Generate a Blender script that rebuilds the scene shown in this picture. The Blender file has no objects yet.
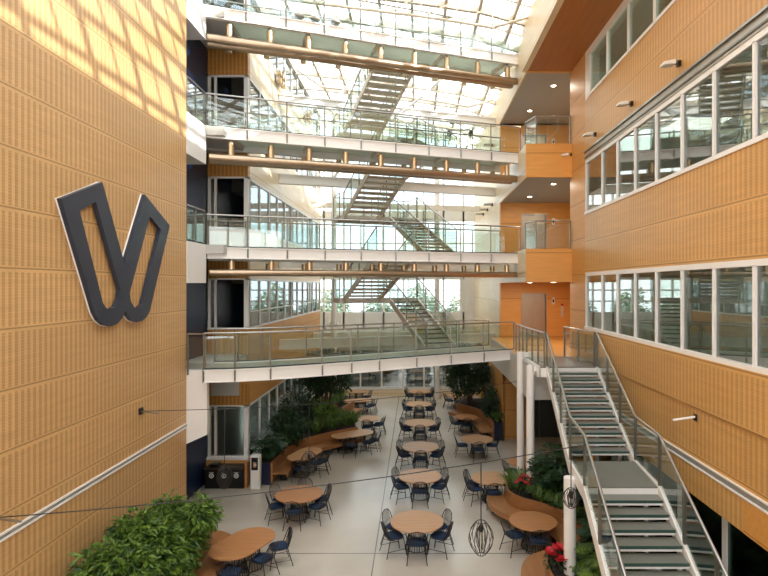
import bpy, math, random
from math import sin, cos, pi, radians, sqrt, floor
from mathutils import Vector, Matrix
from mathutils.geometry import tessellate_polygon
random.seed(7)
SC = bpy.context.scene
COL = SC.collection
H = 7.5          # camera height (m)
F = 550.0        # focal length in pixels of the 768 px frame

def G(px, py, z=0.0):
    """point at height z seen at a place of the photograph"""
    Y = (H - z) * F / (py - 286.0)
    return ((px - 416.0) * Y / F, Y)

# ---------------------------------------------------------------- materials
def new_mat(name):
    m = bpy.data.materials.new(name); m.use_nodes = True
    nt = m.node_tree
    for n in list(nt.nodes): nt.nodes.remove(n)
    out = nt.nodes.new('ShaderNodeOutputMaterial')
    return m, nt, out

def lin(c):
    return tuple(((v/255.0)/12.92 if v/255.0 <= .04045 else (((v/255.0)+.055)/1.055)**2.4) for v in c) + (1.0,)

def nd(nt, t, **kw):
    n = nt.nodes.new(t)
    for k, v in kw.items():
        if k == 'inp':
            for i, x in v.items():
                if hasattr(x, 'is_linked') or isinstance(x, bpy.types.NodeSocket): nt.links.new(x, n.inputs[i])
                else: n.inputs[i].default_value = x
        else: setattr(n, k, v)
    return n

def mth(nt, op, a, b=None, c=None):
    n = nt.nodes.new('ShaderNodeMath'); n.operation = op
    for i, x in enumerate((a, b, c)):
        if x is None: continue
        if isinstance(x, bpy.types.NodeSocket): nt.links.new(x, n.inputs[i])
        else: n.inputs[i].default_value = x
    return n.outputs[0]

def mixc(nt, fac, a, b, mode='MIX'):
    n = nt.nodes.new('ShaderNodeMix'); n.data_type = 'RGBA'; n.blend_type = mode
    for i, x in ((0, fac), (6, a), (7, b)):
        if isinstance(x, bpy.types.NodeSocket): nt.links.new(x, n.inputs[i])
        else: n.inputs[i].default_value = x
    return n.outputs[2]

def pos(nt):
    g = nd(nt, 'ShaderNodeNewGeometry')
    s = nd(nt, 'ShaderNodeSeparateXYZ', inp={0: g.outputs['Position']})
    return g.outputs['Position'], s.outputs[0], s.outputs[1], s.outputs[2]

def noise(nt, vec, scale, detail=2, stretch=None):
    if stretch:
        mp = nd(nt, 'ShaderNodeMapping', inp={0: vec}); mp.inputs['Scale'].default_value = stretch
        vec = mp.outputs[0]
    n = nd(nt, 'ShaderNodeTexNoise', inp={'Vector': vec, 'Scale': scale, 'Detail': detail})
    return n.outputs[0]

def ramp(nt, fac, a, b):
    n = nd(nt, 'ShaderNodeMapRange', inp={0: fac, 1: a, 2: b}); return n.outputs[0]

def principled(nt, out, col, rough=.5, metal=0, spec=.5, bump=None, bs=.2):
    p = nd(nt, 'ShaderNodeBsdfPrincipled')
    if isinstance(col, bpy.types.NodeSocket): nt.links.new(col, p.inputs['Base Color'])
    else: p.inputs['Base Color'].default_value = col
    p.inputs['Metallic'].default_value = metal
    if isinstance(rough, bpy.types.NodeSocket): nt.links.new(rough, p.inputs['Roughness'])
    else: p.inputs['Roughness'].default_value = rough
    p.inputs['Specular IOR Level'].default_value = spec
    if bump is not None:
        b = nd(nt, 'ShaderNodeBump', inp={'Height': bump, 'Strength': bs, 'Distance': .02})
        nt.links.new(b.outputs[0], p.inputs['Normal'])
    nt.links.new(p.outputs[0], out.inputs[0])
    return p

def plain(name, rgb, rough=.5, metal=0, var=.06, scale=3, spec=.5):
    m, nt, out = new_mat(name)
    v, x, y, z = pos(nt)
    n = noise(nt, v, scale, 3)
    c = lin(rgb)
    col = mixc(nt, n, tuple(max(0, q*(1-var)) for q in c[:3])+(1,), tuple(min(1, q*(1+var)) for q in c[:3])+(1,))
    principled(nt, out, col, rough, metal, spec)
    return m

def wood(name, rgb, axis=0, rough=.42, panel=None, perf=None, gs=1.0, z0=0.0, spec=.4):
    """axis: grain direction; panel=(w,h) seams; perf=(period,dark) slotted acoustic boards"""
    m, nt, out = new_mat(name)
    v, x, y, z = pos(nt)
    st = [9, 9, 9]; st[axis] = .7
    n = noise(nt, v, 1.3*gs, 4, tuple(st))
    c = lin(rgb)
    col = mixc(nt, ramp(nt, n, .25, .75), tuple(q*.86 for q in c[:3])+(1,), tuple(min(1, q*1.12) for q in c[:3])+(1,))
    n2 = noise(nt, v, .35, 2)
    col = mixc(nt, mth(nt, 'MULTIPLY', ramp(nt, n2, .3, .7), .35), col, tuple(min(1, q*1.12) for q in (c[0], c[1]*1.04, c[2]*1.1))+(1,))
    if panel:
        w, h = panel
        h_ = mth(nt, 'ADD', x, y)
        u = mth(nt, 'DIVIDE', h_, w); t = mth(nt, 'DIVIDE', mth(nt, 'SUBTRACT', z, z0), h)
        cv = nd(nt, 'ShaderNodeCombineXYZ', inp={0: mth(nt, 'FLOOR', u), 1: mth(nt, 'FLOOR', t)})
        wn = nd(nt, 'ShaderNodeTexWhiteNoise', inp={0: cv.outputs[0]})
        col = mixc(nt, mth(nt, 'MULTIPLY', wn.outputs[0], .45), col, tuple(q*.80 for q in c[:3])+(1,))
        fz = mth(nt, 'FRACT', t); fu = mth(nt, 'FRACT', u)
        s1 = mth(nt, 'LESS_THAN', fz, .028/h); s2 = mth(nt, 'LESS_THAN', fu, .010/w)
        seam = mth(nt, 'MAXIMUM', s1, mth(nt, 'MULTIPLY', s2, .5))
    if perf:
        p, dark = perf
        f = mth(nt, 'FRACT', mth(nt, 'DIVIDE', h_, p))
        a = mth(nt, 'LESS_THAN', f, .5)
        r = mth(nt, 'LESS_THAN', mth(nt, 'FRACT', mth(nt, 'DIVIDE', z, .055)), .7)
        inside = mth(nt, 'MULTIPLY', mth(nt, 'GREATER_THAN', fz, .05), mth(nt, 'LESS_THAN', fz, .95))
        msk = mth(nt, 'MULTIPLY', mth(nt, 'MULTIPLY', a, mth(nt, 'ADD', mth(nt, 'MULTIPLY', r, .45), .55)), inside)
        col = mixc(nt, mth(nt, 'MULTIPLY', msk, dark), col, (c[0]*.40, c[1]*.30, c[2]*.25, 1))
    if panel:
        col = mixc(nt, mth(nt, 'MULTIPLY', seam, .65), col, (c[0]*.3, c[1]*.25, c[2]*.2, 1))
    principled(nt, out, col, rough, 0, spec)
    return m

def glass(name, tint, refl, rough=.01, base=.04, gl=(1, 1, 1, 1)):
    m, nt, out = new_mat(name)
    t = nd(nt, 'ShaderNodeBsdfTransparent'); t.inputs[0].default_value = tint
    g = nd(nt, 'ShaderNodeBsdfGlossy'); g.inputs['Roughness'].default_value = rough; g.inputs[0].default_value = gl
    lw = nd(nt, 'ShaderNodeLayerWeight'); lw.inputs[0].default_value = .35
    fac = mth(nt, 'ADD', mth(nt, 'MULTIPLY', lw.outputs['Fresnel'], refl), base)
    fac = mth(nt, 'MINIMUM', fac, .95)
    mx = nd(nt, 'ShaderNodeMixShader', inp={0: fac, 1: t.outputs[0], 2: g.outputs[0]})
    nt.links.new(mx.outputs[0], out.inputs[0])
    return m

def leafmat(name, a, b):
    m, nt, out = new_mat(name)
    v, x, y, z = pos(nt)
    n = noise(nt, v, 5.0, 3)
    col = mixc(nt, ramp(nt, n, .35, .65), lin(a), lin(b))
    p = nd(nt, 'ShaderNodeBsdfPrincipled', inp={'Base Color': col, 'Roughness': .5})
    tr = nd(nt, 'ShaderNodeBsdfTranslucent', inp={0: col})
    mx = nd(nt, 'ShaderNodeMixShader', inp={0: .25, 1: p.outputs[0], 2: tr.outputs[0]})
    nt.links.new(mx.outputs[0], out.inputs[0])
    return m

def frost(name, rgb):
    m, nt, out = new_mat(name)
    a = nd(nt, 'ShaderNodeBsdfDiffuse'); a.inputs[0].default_value = lin(rgb)
    b = nd(nt, 'ShaderNodeBsdfTranslucent'); b.inputs[0].default_value = lin(rgb)
    g = nd(nt, 'ShaderNodeBsdfGlossy'); g.inputs['Roughness'].default_value = .2
    m1 = nd(nt, 'ShaderNodeMixShader', inp={0: .6, 1: a.outputs[0], 2: b.outputs[0]})
    m2 = nd(nt, 'ShaderNodeMixShader', inp={0: .06, 1: m1.outputs[0], 2: g.outputs[0]})
    nt.links.new(m2.outputs[0], out.inputs[0]); return m

def emis(name, rgb, s):
    m, nt, out = new_mat(name)
    e = nd(nt, 'ShaderNodeEmission'); e.inputs[0].default_value = lin(rgb); e.inputs[1].default_value = s
    nt.links.new(e.outputs[0], out.inputs[0]); return m

M = {}
M['perf'] = wood('slotted honey wood panels', (214, 170, 114), 1, .40, (2.65, 1.06), (.155, .48), z0=7.80)
M['perf_r'] = wood('slotted amber wood panels', (214, 164, 98), 1, .40, (2.65, 1.03), (.155, .42), z0=4.92-4.12)
M['perf_f'] = wood('ribbed wood spandrel', (196, 140, 70), 0, .45, (9.0, 5.0), (.15, .55), z0=-1)
M['wood_plain'] = wood('amber veneer panels', (208, 150, 82), 1, .5, (2.0, 1.3), z0=.1)
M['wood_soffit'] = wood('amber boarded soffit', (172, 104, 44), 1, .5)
M['wood_box'] = wood('orange veneer cladding', (220, 156, 80), 0, .4, (20., 1.9), z0=8.75-19)
M['wood_cream'] = wood('pale birch cladding', (232, 208, 170), 1, .4, (2.6, 1.3), z0=.2)
M['wood_top'] = wood('oak tabletop', (188, 142, 98), 0, .38)
M['wood_warm'] = wood('warm oak tabletop', (176, 122, 76), 0, .38)
M['wood_bench'] = wood('amber oak bench', (152, 104, 62), 1, .42)
M['white'] = plain('white painted steel', (238, 234, 228), .45, var=.03)
M['white_wall'] = plain('white plaster', (222, 218, 210), .7, var=.03)
M['beam'] = plain('off white steel', (226, 218, 204), .45, var=.04)
M['grey'] = plain('grey soffit plaster', (172, 166, 156), .8, var=.03)
M['ltgrey'] = plain('pale grey soffit', (196, 192, 184), .7, var=.03)
M['navy'] = plain('navy wall paint', (22, 40, 74), .3, var=.1)
M['logo'] = plain('dark slate logo face', (46, 52, 66), .35, var=.04)
M['navy_pl'] = plain('navy planter metal', (30, 36, 62), .4)
M['black'] = plain('black lacquer', (14, 14, 16), .35)
M['darkwire'] = plain('black wire', (26, 28, 32), .45)
M['wire'] = plain('dark lamp wire', (45, 42, 40), .5)
M['blue'] = plain('blue cushion fabric', (20, 44, 72), .85, var=.2, scale=8)
M['roofbar'] = plain('cream roof steel', (204, 192, 172), .5, var=.04)
M['steel'] = plain('brushed steel', (168, 164, 156), .3, .9, var=.05)
M['post'] = plain('dull steel post', (128, 124, 114), .38, .8)
M['pipe'] = plain('bronze pipe', (186, 162, 136), .3, .8, var=.1)
M['bracket'] = plain('brass bracket', (206, 180, 144), .3, .8)
M['lift'] = plain('lift door steel', (176, 166, 150), .32, .75, var=.04)
M['alu'] = plain('window head metal', (176, 172, 164), .4, .5)
M['tread'] = plain('slate glass tread', (116, 116, 106), .32, var=.12, scale=2)
M['tread_light'] = plain('pale stair tread', (214, 208, 192), .5, var=.05)
M['brown'] = plain('dark brown worktop', (62, 44, 32), .4)
M['tread_edge'] = plain('green glass edge', (58, 84, 76), .15)
M['terr'] = plain('grey stone landing', (120, 110, 98), .35, var=.1)
M['soil'] = plain('planter soil', (44, 34, 26), .95)
M['bark'] = plain('grey brown bark', (86, 70, 54), .9, var=.2)
M['room'] = plain('office wall grey', (176, 184, 172), .8, var=.08, scale=1)
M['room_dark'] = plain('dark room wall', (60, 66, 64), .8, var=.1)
M['blind'] = plain('pale blind slat', (176, 182, 176), .6)
M['red'] = plain('red petals', (176, 16, 28), .6, var=.25, scale=20)
M['screen'] = plain('dark screen', (20, 22, 26), .15)
M['skin'] = plain('coffee print', (170, 120, 90), .6)
M['rail_glass'] = glass('greenish railing glass', (.90, .95, .93, 1), .35, base=.05)
M['deck'] = frost('frosted deck glass', (214, 216, 202))
M['edge_glass'] = plain('dark glass clamp line', (40, 52, 48), .3)
M['win_glass'] = glass('window glass', (.66, .72, .69, 1), .7, base=.14)
M['soft_glass'] = glass('clear office glass', (.72, .80, .76, 1), .35, base=.06)
M['dark_glass'] = glass('dark tinted glass', (.22, .27, .26, 1), .5, base=.10)
M['green_glass'] = glass('green tinted glass', (.34, .48, .40, 1), .4, base=.07)
M['roof_glass'] = glass('roof glass', (.93, .96, .97, 1), .2, base=.03)
M['far_glass'] = glass('facade glass', (.86, .9, .9, 1), .3, base=.05)
M['asphalt'] = plain('outdoor paving', (150, 150, 140), .9, var=.1, scale=.4)
M['leaf_mid'] = leafmat('mid green leaves', (38, 70, 24), (122, 152, 56))
M['leaf_dark'] = leafmat('dark green leaves', (20, 40, 20), (54, 86, 46))
M['leaf_grass'] = leafmat('fresh green blades', (56, 88, 30), (110, 136, 60))
M['leaf_out'] = leafmat('outdoor leaves', (120, 140, 112), (180, 190, 160))
M['lamp_on'] = emis('downlight glow', (255, 236, 200), 14)

# floor: pale terrazzo with joints
def floor_mat():
    m, nt, out = new_mat('pale polished terrazzo')
    v, x, y, z = pos(nt)
    n = noise(nt, v, .5, 3); n2 = noise(nt, v, 40, 2)
    col = mixc(nt, ramp(nt, n, .3, .7), lin((190, 180, 164)), lin((206, 197, 182)))
    col = mixc(nt, mth(nt, 'MULTIPLY', n2, .15), col, lin((150, 142, 130)))
    # joints: lengthwise lines and cross lines
    ux = mth(nt, 'FRACT', mth(nt, 'DIVIDE', mth(nt, 'ADD', x, 1.17+120.0), 12.0))
    uy = mth(nt, 'FRACT', mth(nt, 'DIVIDE', mth(nt, 'ADD', y, -15.4+156.0), 26.0))
    j = mth(nt, 'MAXIMUM', mth(nt, 'LESS_THAN', ux, .035/12), mth(nt, 'LESS_THAN', uy, .045/26))
    col = mixc(nt, mth(nt, 'MULTIPLY', j, .75), col, lin((84, 76, 68)))
    rough = nd(nt, 'ShaderNodeMapRange', inp={0: n, 3: .12, 4: .26}).outputs[0]
    principled(nt, out, col, rough, 0, .5)
    return m
M['floor'] = floor_mat()

# ---------------------------------------------------------------- mesh builder
class MB:
    def __init__(s): s.v = []; s.f = []
    def add(s, vs, fs):
        o = len(s.v); s.v += [tuple(q) for q in vs]; s.f += [tuple(i+o for i in f) for f in fs]; return s
    def box(s, x0, x1, y0, y1, z0, z1):
        return s.add([(x0,y0,z0),(x1,y0,z0),(x1,y1,z0),(x0,y1,z0),(x0,y0,z1),(x1,y0,z1),(x1,y1,z1),(x0,y1,z1)],
                     [(0,3,2,1),(4,5,6,7),(0,1,5,4),(1,2,6,5),(2,3,7,6),(3,0,4,7)])
    def bar(s, p, q, w, h, up=(0,0,1)):
        """box beam between p and q, w wide (sideways), h high"""
        p = Vector(p); q = Vector(q); d = (q-p).normalized(); up = Vector(up)
        sd = d.cross(up)
        if sd.length < 1e-4: sd = d.cross(Vector((1,0,0)))
        sd.normalize(); u = sd.cross(d).normalized()
        vs = []
        for c in (p, q):
            for a, b in ((-1,-1),(1,-1),(1,1),(-1,1)): vs.append(c + sd*(a*w/2) + u*(b*h/2))
        return s.add(vs, [(0,1,2,3),(7,6,5,4),(0,4,5,1),(1,5,6,2),(2,6,7,3),(3,7,4,0)])
    def tube(s, pts, r, n=6, closed=False):
        pts = [Vector(p) for p in pts]; m = len(pts); rings = []
        ref = Vector((0,0,1))
        for i, p in enumerate(pts):
            a = pts[(i-1) % m] if (closed or i > 0) else p
            b = pts[(i+1) % m] if (closed or i < m-1) else p
            d = (b-a)
            if d.length < 1e-9: d = Vector((0,0,1))
            d.normalize()
            t = ref if abs(d.dot(ref)) < .95 else Vector((0,1,0))
            e1 = d.cross(t).normalized(); e2 = d.cross(e1).normalized()
            rr = r[i] if isinstance(r, (list, tuple)) else r
            rings.append([p + e1*(rr*cos(2*pi*k/n)) + e2*(rr*sin(2*pi*k/n)) for k in range(n)])
        o = len(s.v)
        for rg in rings: s.v += [tuple(q) for q in rg]
        lim = m if closed else m-1
        for i in range(lim):
            j = (i+1) % m
            for k in range(n):
                l = (k+1) % n
                s.f.append((o+i*n+k, o+i*n+l, o+j*n+l, o+j*n+k))
        if not closed:
            s.f.append(tuple(o+k for k in range(n))[::-1]); s.f.append(tuple(o+(m-1)*n+k for k in range(n)))
        return s
    def prism(s, poly, z0, z1):
        n = len(poly)
        vs = [(p[0], p[1], z0) for p in poly] + [(p[0], p[1], z1) for p in poly]
        fs = [(i, (i+1) % n, n+(i+1) % n, n+i) for i in range(n)]
        s.add(vs, fs)
        tri = tessellate_polygon([[Vector((p[0], p[1], 0)) for p in poly]])
        o = len(s.v)-2*n
        for t in tri:
            s.f.append((o+t[2], o+t[1], o+t[0])); s.f.append((o+n+t[0], o+n+t[1], o+n+t[2]))
        return s
    def lathe(s, prof, c=(0,0,0), n=20):
        o = len(s.v)
        for (r, z) in prof:
            for k in range(n): s.v.append((c[0]+r*cos(2*pi*k/n), c[1]+r*sin(2*pi*k/n), c[2]+z))
        for i in range(len(prof)-1):
            for k in range(n):
                l = (k+1) % n; s.f.append((o+i*n+k, o+i*n+l, o+(i+1)*n+l, o+(i+1)*n+k))
        s.f.append(tuple(o+k for k in range(n))[::-1]); s.f.append(tuple(o+(len(prof)-1)*n+k for k in range(n)))
        return s
    def build(s, name, mat, parent=None, smooth=False, bevel=0, kind=None, fix=True):
        me = bpy.data.meshes.new(name)
        off = wloc(parent) if parent else Vector((0,0,0))
        me.from_pydata([(a-off.x, b-off.y, c-off.z) for a, b, c in s.v], [], s.f)
        me.update()
        me.materials.append(M[mat] if isinstance(mat, str) else mat)
        if fix:
            import bmesh
            bm = bmesh.new(); bm.from_mesh(me); bmesh.ops.recalc_face_normals(bm, faces=bm.faces); bm.to_mesh(me); bm.free()
        if smooth:
            for p in me.polygons: p.use_smooth = True
            try: me.set_sharp_from_angle(angle=radians(38))
            except Exception: pass
        o = bpy.data.objects.new(name, me); COL.objects.link(o)
        if parent: o.parent = parent
        if bevel:
            b = o.modifiers.new('bevel', 'BEVEL'); b.width = bevel; b.segments = 2; b.limit_method = 'ANGLE'
        if kind: o['kind'] = kind
        return o

def wloc(o):
    v = Vector((0,0,0))
    while o: v += o.location; o = o.parent
    return v
def tag(o, label=None, cat=None, group=None, kind=None):
    if label: o['label'] = label
    if cat: o['category'] = cat
    if group: o['group'] = group
    if kind: o['kind'] = kind
    return o
def thing(name, loc, label, cat, group=None):
    o = bpy.data.objects.new(name, None); COL.objects.link(o); o.location = loc; o.empty_display_size = .2
    return tag(o, label, cat, group)
def struct(name, loc=(0,0,0)):
    o = bpy.data.objects.new(name, None); COL.objects.link(o); o.location = loc; o['kind'] = 'structure'; return o
def copy_tree(o, parent=None):
    c = o.copy(); COL.objects.link(c)
    if parent: c.parent = parent
    for ch in [x for x in KIDS.get(o.name, [])]: copy_tree(ch, c)
    return c
KIDS = {}
def register(o):
    KIDS[o.name] = list(o.children)
    for ch in o.children: register(ch)
B = lambda *a: MB().box(*a)

def railing(parent, pts, h=1.1, step=1.35, post='post', side=0.0, handrail='steel', gz=.06, post_w=.045, extra_up=None):
    """glass balustrade over a 3D polyline of floor points; posts, panes and handrail are separate parts"""
    pts = [Vector(p) for p in pts]
    MB().tube([p+Vector((0,0,h)) for p in pts], .03, 8).build('handrail', handrail, parent, True)
    for i in range(len(pts)-1):
        a, b = pts[i], pts[i+1]; L = (b-a).length; n = max(1, round(L/step))
        for k in range(n):
            p = a.lerp(b, k/n); q = a.lerp(b, (k+1)/n)
            d = (q-p).normalized()
            p2 = p + d*.03; q2 = q - d*.03
            nn = Vector((-d.y, d.x, 0)).normalized()*.007
            z0 = Vector((0,0,gz)); z1 = Vector((0,0,h-.1))
            MB().add([p2+z0-nn, q2+z0-nn, q2+z1-nn, p2+z1-nn, p2+z0+nn, q2+z0+nn, q2+z1+nn, p2+z1+nn],
                     [(0,1,2,3),(7,6,5,4),(0,4,5,1),(1,5,6,2),(2,6,7,3),(3,7,4,0)]).build('glass_panel', 'rail_glass', parent)
            if not (i > 0 and k == 0 and False):
                MB().bar(p+Vector((0,0,-.15)), p+Vector((0,0,h)), post_w, post_w).build('post', post, parent)
    MB().bar(pts[-1]+Vector((0,0,-.15)), pts[-1]+Vector((0,0,h)), post_w, post_w).build('post', post, parent)

def offset(pts, d):
    """offset a 2D polyline to its left by d"""
    out = []
    for i, p in enumerate(pts):
        a = Vector(pts[max(0, i-1)][:2]); b = Vector(pts[min(len(pts)-1, i+1)][:2]); t = (b-a).normalized()
        out.append((p[0]-t.y*d, p[1]+t.x*d))
    return out

# ================================================================= SETTING
L = {0: 0.0, 1: 4.9, 2: 8.9, 3: 12.9, 4: 16.9}
XL, XR = -7.1, 5.94
Y0 = -4.0
B(-12, 10, Y0, 45, -.3, 0).build('floor', 'floor', kind='structure')
B(-60, 60, 45.0, 110, -.4, -.05).build('ground_outside', 'asphalt', kind='structure')

# left wall with its trim strip
B(XL-.35, XL, Y0, 17.0, 0, 19.0).build('wall_left', 'perf', kind='structure')
t = struct('trim_1', (XL, 8, 3.2))
B(XL-.01, XL+.03, Y0, 17.0, 3.235, 3.27).build('trim_edge', 'white', t)
B(XL-.01, XL+.03, Y0, 17.0, 3.13, 3.165).build('trim_edge', 'white', t)
B(XL-.01, XL+.012, Y0, 17.0, 3.165, 3.235).build('trim_channel', 'alu', t)
# navy return wall
B(-8.3, -8.0, 17.0, 21.2, 0, 19.2).build('wall_navy', 'navy', kind='structure')
B(-8.0, XL-.35, 16.8, 17.0, 0, 19.1).build('wall_left_return', 'navy', kind='structure')

# right wall : bands between ribbon windows
wr = struct('wall_right', (6.1, 8, 0))
YE = 21.2
for z0, z1 in ((3.02, 6.0), (7.97, 10.0), (12.25, 14.0)):
    B(XR, 6.3, Y0, 19.3, z0, z1).build('wall_band', 'perf_r', wr)
B(XR, 6.3, 19.3, YE, 0, 15.7).build('wall_end_panel', 'wood_plain', wr)
B(XR, 6.3, Y0, 19.3, 15.55, 15.7).build('wall_head', 'white', wr)
B(XR-.045, XR+.02, Y0, 19.3, 4.93, 6.0).build('wall_upper_panel', 'perf_r', wr)
tag(B(XR-.006, XR+.01, Y0, 9.98, 3.02, 3.655).build('wall_lower_panel', 'wood_box', wr))
t = struct('trim_2', (XR, 8, 3.7))
B(XR-.03, XR+.01, Y0, 19.3, 3.80, 3.835).build('trim_edge', 'white', t)
B(XR-.03, XR+.01, Y0, 19.3, 3.655, 3.69).build('trim_edge', 'white', t)
B(XR-.012, XR+.01, Y0, 19.3, 3.69, 3.80).build('trim_channel', 'alu', t)
# window head channels
t = struct('trim_3', (XR, 8, 12.1))
B(XR-.02, 6.3, Y0, 19.3, 11.9, 12.25).build('head_channel', 'alu', t)
MB().bar((XR-.05, Y0, 12.18), (XR-.05, 19.3, 12.18), .05, .05).build('shade_rail', 'steel', t)
MB().bar((XR-.03, Y0, 11.98), (XR-.03, 19.3, 11.98), .03, .04).build('shade_rail', 'post', t)

def ribbon_y(n, x, xin, y0, y1, z0, z1, ms, glassm, fr='white', w=.075, sill=.15, split=None):
    """ribbon window in a plane of constant x; xin = outward depth sign"""
    t = struct('window_%d' % n, (x, (y0+y1)/2, z0))
    d = .10*xin
    m = MB()
    xa, xb = sorted((x, x+d))
    m.box(xa-.03, xb, y0, y1, z0, z0+sill*.6); m.box(xa, xb, y0, y1, z1-sill*.8, z1)
    m.build('window_frame', fr, t)
    ys = sorted([y for y in ms if y0-.01 <= y <= y1+.01])
    for y in ys: B(xa, xb, y-w/2, y+w/2, z0+.08, z1-.1).build('mullion', fr, t)
    e = [y0]+[y for y in ys if y0+.1 < y < y1-.1]+[y1]
    xm = x + d*.55
    for a, b in zip(e[:-1], e[1:]):
        B(xm-.008, xm+.008, a+w/2, b-w/2, z0+.1, z1-.1).build('pane', glassm, t)
        if split:
            for zs in split: B(xa+.02, xb-.02, a, b, zs-.02, zs+.02).build('glazing_bar', fr, t)
    return t
ms = [17.6-1.32*k for k in range(17)] + [19.25]
ribbon_y(1, XR, 1, Y0, 19.3, 6.0, 7.97, ms, 'win_glass')
ribbon_y(2, XR, 1, Y0, 19.3, 10.0, 11.9, ms, 'win_glass')
ribbon_y(3, XR, 1, Y0, 18.9, 14.0, 15.55, [18.85]+[18.85-1.7*k for k in range(1, 14)], 'soft_glass')
B(XR, 6.3, 18.9, 19.3, 14.0, 15.55).build('wall_jamb', 'white', wr)
ribbon_y(4, 6.35, 1, Y0, 19.3, 0.0, 3.02, [17.2-1.95*k for k in range(11)], 'green_glass', w=.14, sill=.1)
# rooms behind the right wall
rm = struct('wall_office', (9, 8, 0))
B(9.6, 9.8, Y0, 19.3, 0, 16.4).build('office_back_wall', 'room', rm)
for z0, z1 in ((3.02, 4.9), (8.2, 8.9), (12.2, 12.9), (15.6, 16.6)):
    B(6.3, 9.8, Y0, 19.3, z0, z1).build('office_slab', 'ltgrey', rm)
B(6.3, 9.8, 19.3, 19.5, 0, 16.4).build('office_end_wall', 'room', rm)
B(6.3, 9.8, Y0-.2, Y0, 0, 16.4).build('office_end_wall', 'room', rm)
for z in (8.15, 12.15, 15.55):  # unseen panels and area lamps added to brighten the rooms behind the glass
    for y in (0, 5, 10, 15):
        B(7.2, 8.6, y, y+1.2, z-.03, z+.04).build('fill_lamp_panel', 'white', rm)
        ld = bpy.data.lights.new('office_fill_light', 'AREA'); ld.shape = 'RECTANGLE'; ld.size = 1.4; ld.size_y = 1.2; ld.energy = 75; ld.color = (1, .97, .9)
        lo = bpy.data.objects.new('office_fill_lamp', ld); COL.objects.link(lo); lo.parent = rm; lo.location = (7.9-9, y+.6-8, z-.05)
# slatted blinds behind some panes
bl = 0
for z0, z1, ks in ((6.1, 7.85, (4, 5, 6, 9)), (10.1, 11.8, (1, 5, 6, 8))):
    for k in ks:
        m = MB(); ya = 17.6-1.32*(k); 
        for q in range(int((z1-z0)/.11)):
            zz = z1-.06-q*.11; m.box(6.42, 6.50, ya-1.2, ya-.1, zz, zz+.012)
        nm = 'upper' if z0 > 9 else 'lower'
        tag(m.build('slatted_blind', 'blind'), 'pale slatted blind behind pane %s from the far end of the %s right window band' % (['one','two','three','four','five','six','seven','eight','nine','ten'][k], nm), 'blind', 'blinds in the right hand windows')

# L4 soffit and fascia along the right side
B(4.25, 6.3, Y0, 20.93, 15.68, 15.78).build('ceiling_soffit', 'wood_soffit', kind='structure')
B(4.05, 4.25, Y0, 21.0, 15.68, 17.35).build('trim_4', 'wood_cream', kind='structure')
B(4.25, 10, Y0, 20.9, 16.6, 16.9).build('ceiling_right', 'ltgrey', kind='structure')

# lift lobbies
LW = 27.7
for lv in (1, 2, 3, 4):
    z = L[lv]
    lob = struct('floor_lobby', (5.5, 22, z))
    y0 = 18.4 if lv == 1 else 21.0
    x0 = 3.75 if lv == 1 else 4.25
    B(x0+.02, 8.2, y0+.06, LW, z-1.22, z-.0).build('lobby_slab', 'ltgrey' if lv == 1 else 'grey', lob)
    if lv > 1:
        B(4.2, XR+.02, 20.94, 21.05, z-1.25, z+.02).build('lobby_front_panel', 'wood_box', lob)
        B(4.19, 4.25, 21.05, LW, z-1.25, z+.02).build('lobby_side_panel', 'wood_cream', lob)
    B(x0+.05, 8.2, 21.06 if lv > 1 else 20.2, LW, z, z+.015).build('floor_finish', 'wood_box' if lv == 1 else 'grey', lob)
    if lv == 1:
        B(3.95, XR, 17.65, 20.2, z-.03, z+.012).build('floor_finish', 'terr', lob)
        B(3.9, 3.98, 17.6, 21.5, z-.32, z+.02).build('floor_edge', 'white', lob)
        B(3.95, XR, 17.6, 18.46, z-.32, z-.03).build('floor_edge', 'white', lob)
        B(6.1, 8.2, 19.6, 21.5, z-1.2, z).build('lobby_slab', 'ltgrey', lob)
# lift wall with doors
lwm = struct('wall_lift', (6, LW, 0))
zprev = L[1]
for lv in (1, 2, 3):
    z = L[lv]; zt = L[lv+1]-1.22
    dx0, dx1 = 5.36, 6.53
    B(4.25, dx0, LW, LW+.3, z, zt).build('wall_panel', 'wood_box', lwm)
    B(dx1, 8.2, LW, LW+.3, z, zt).build('wall_panel', 'wood_box', lwm)
    B(dx0, dx1, LW, LW+.3, z+2.18, zt).build('wall_panel', 'wood_box', lwm)
    d = struct('door_%d' % lv, (5.95, LW, z))
    B(dx0, (dx0+dx1)/2-.004, LW+.08, LW+.14, z, z+2.18).build('door_leaf', 'lift', d)
    B((dx0+dx1)/2+.004, dx1, LW+.08, LW+.14, z, z+2.18).build('door_leaf', 'lift', d)
    m = B(dx0-.05, dx0, LW-.03, LW+.1, z, z+2.23); m.box(dx1, dx1+.05, LW-.03, LW+.1, z, z+2.23); m.box(dx0, dx1, LW-.03, LW+.1, z+2.18, z+2.23)
    m.build('door_frame', 'steel', d)
    p = thing('lift_call_panel', (6.9, LW, z+1.85), 'white lift indicator plate beside the %s lift door' % {1:'lowest', 2:'middle', 3:'upper'}[lv], 'sign', 'lift indicators')
    B(6.84, 6.98, LW-.03, LW, z+1.68, z+2.02).build('plate', 'white', p, bevel=.01)
    B(6.87, 6.95, LW-.036, LW-.03, z+1.78, z+1.92).build('display', 'screen', p)
sg = thing('wall_notice', (7.35, LW, 6.5), 'narrow grey notice with red top right of lowest lift', 'sign')
B(7.3, 7.42, LW-.02, LW, L[1]+1.05, L[1]+1.6).build('board', 'ltgrey', sg); B(7.3, 7.42, LW-.022, LW, L[1]+1.6, L[1]+1.7).build('header', 'red', sg)
B(8.2, 8.4, 21.2, LW+.3, L[1], 15.8).build('wall_lobby_side', 'wood_box', kind='structure')
B(6.3, 8.4, 21.0, 21.2, L[1], 15.8).build('wall_lobby_front', 'wood_box', kind='structure')
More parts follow.
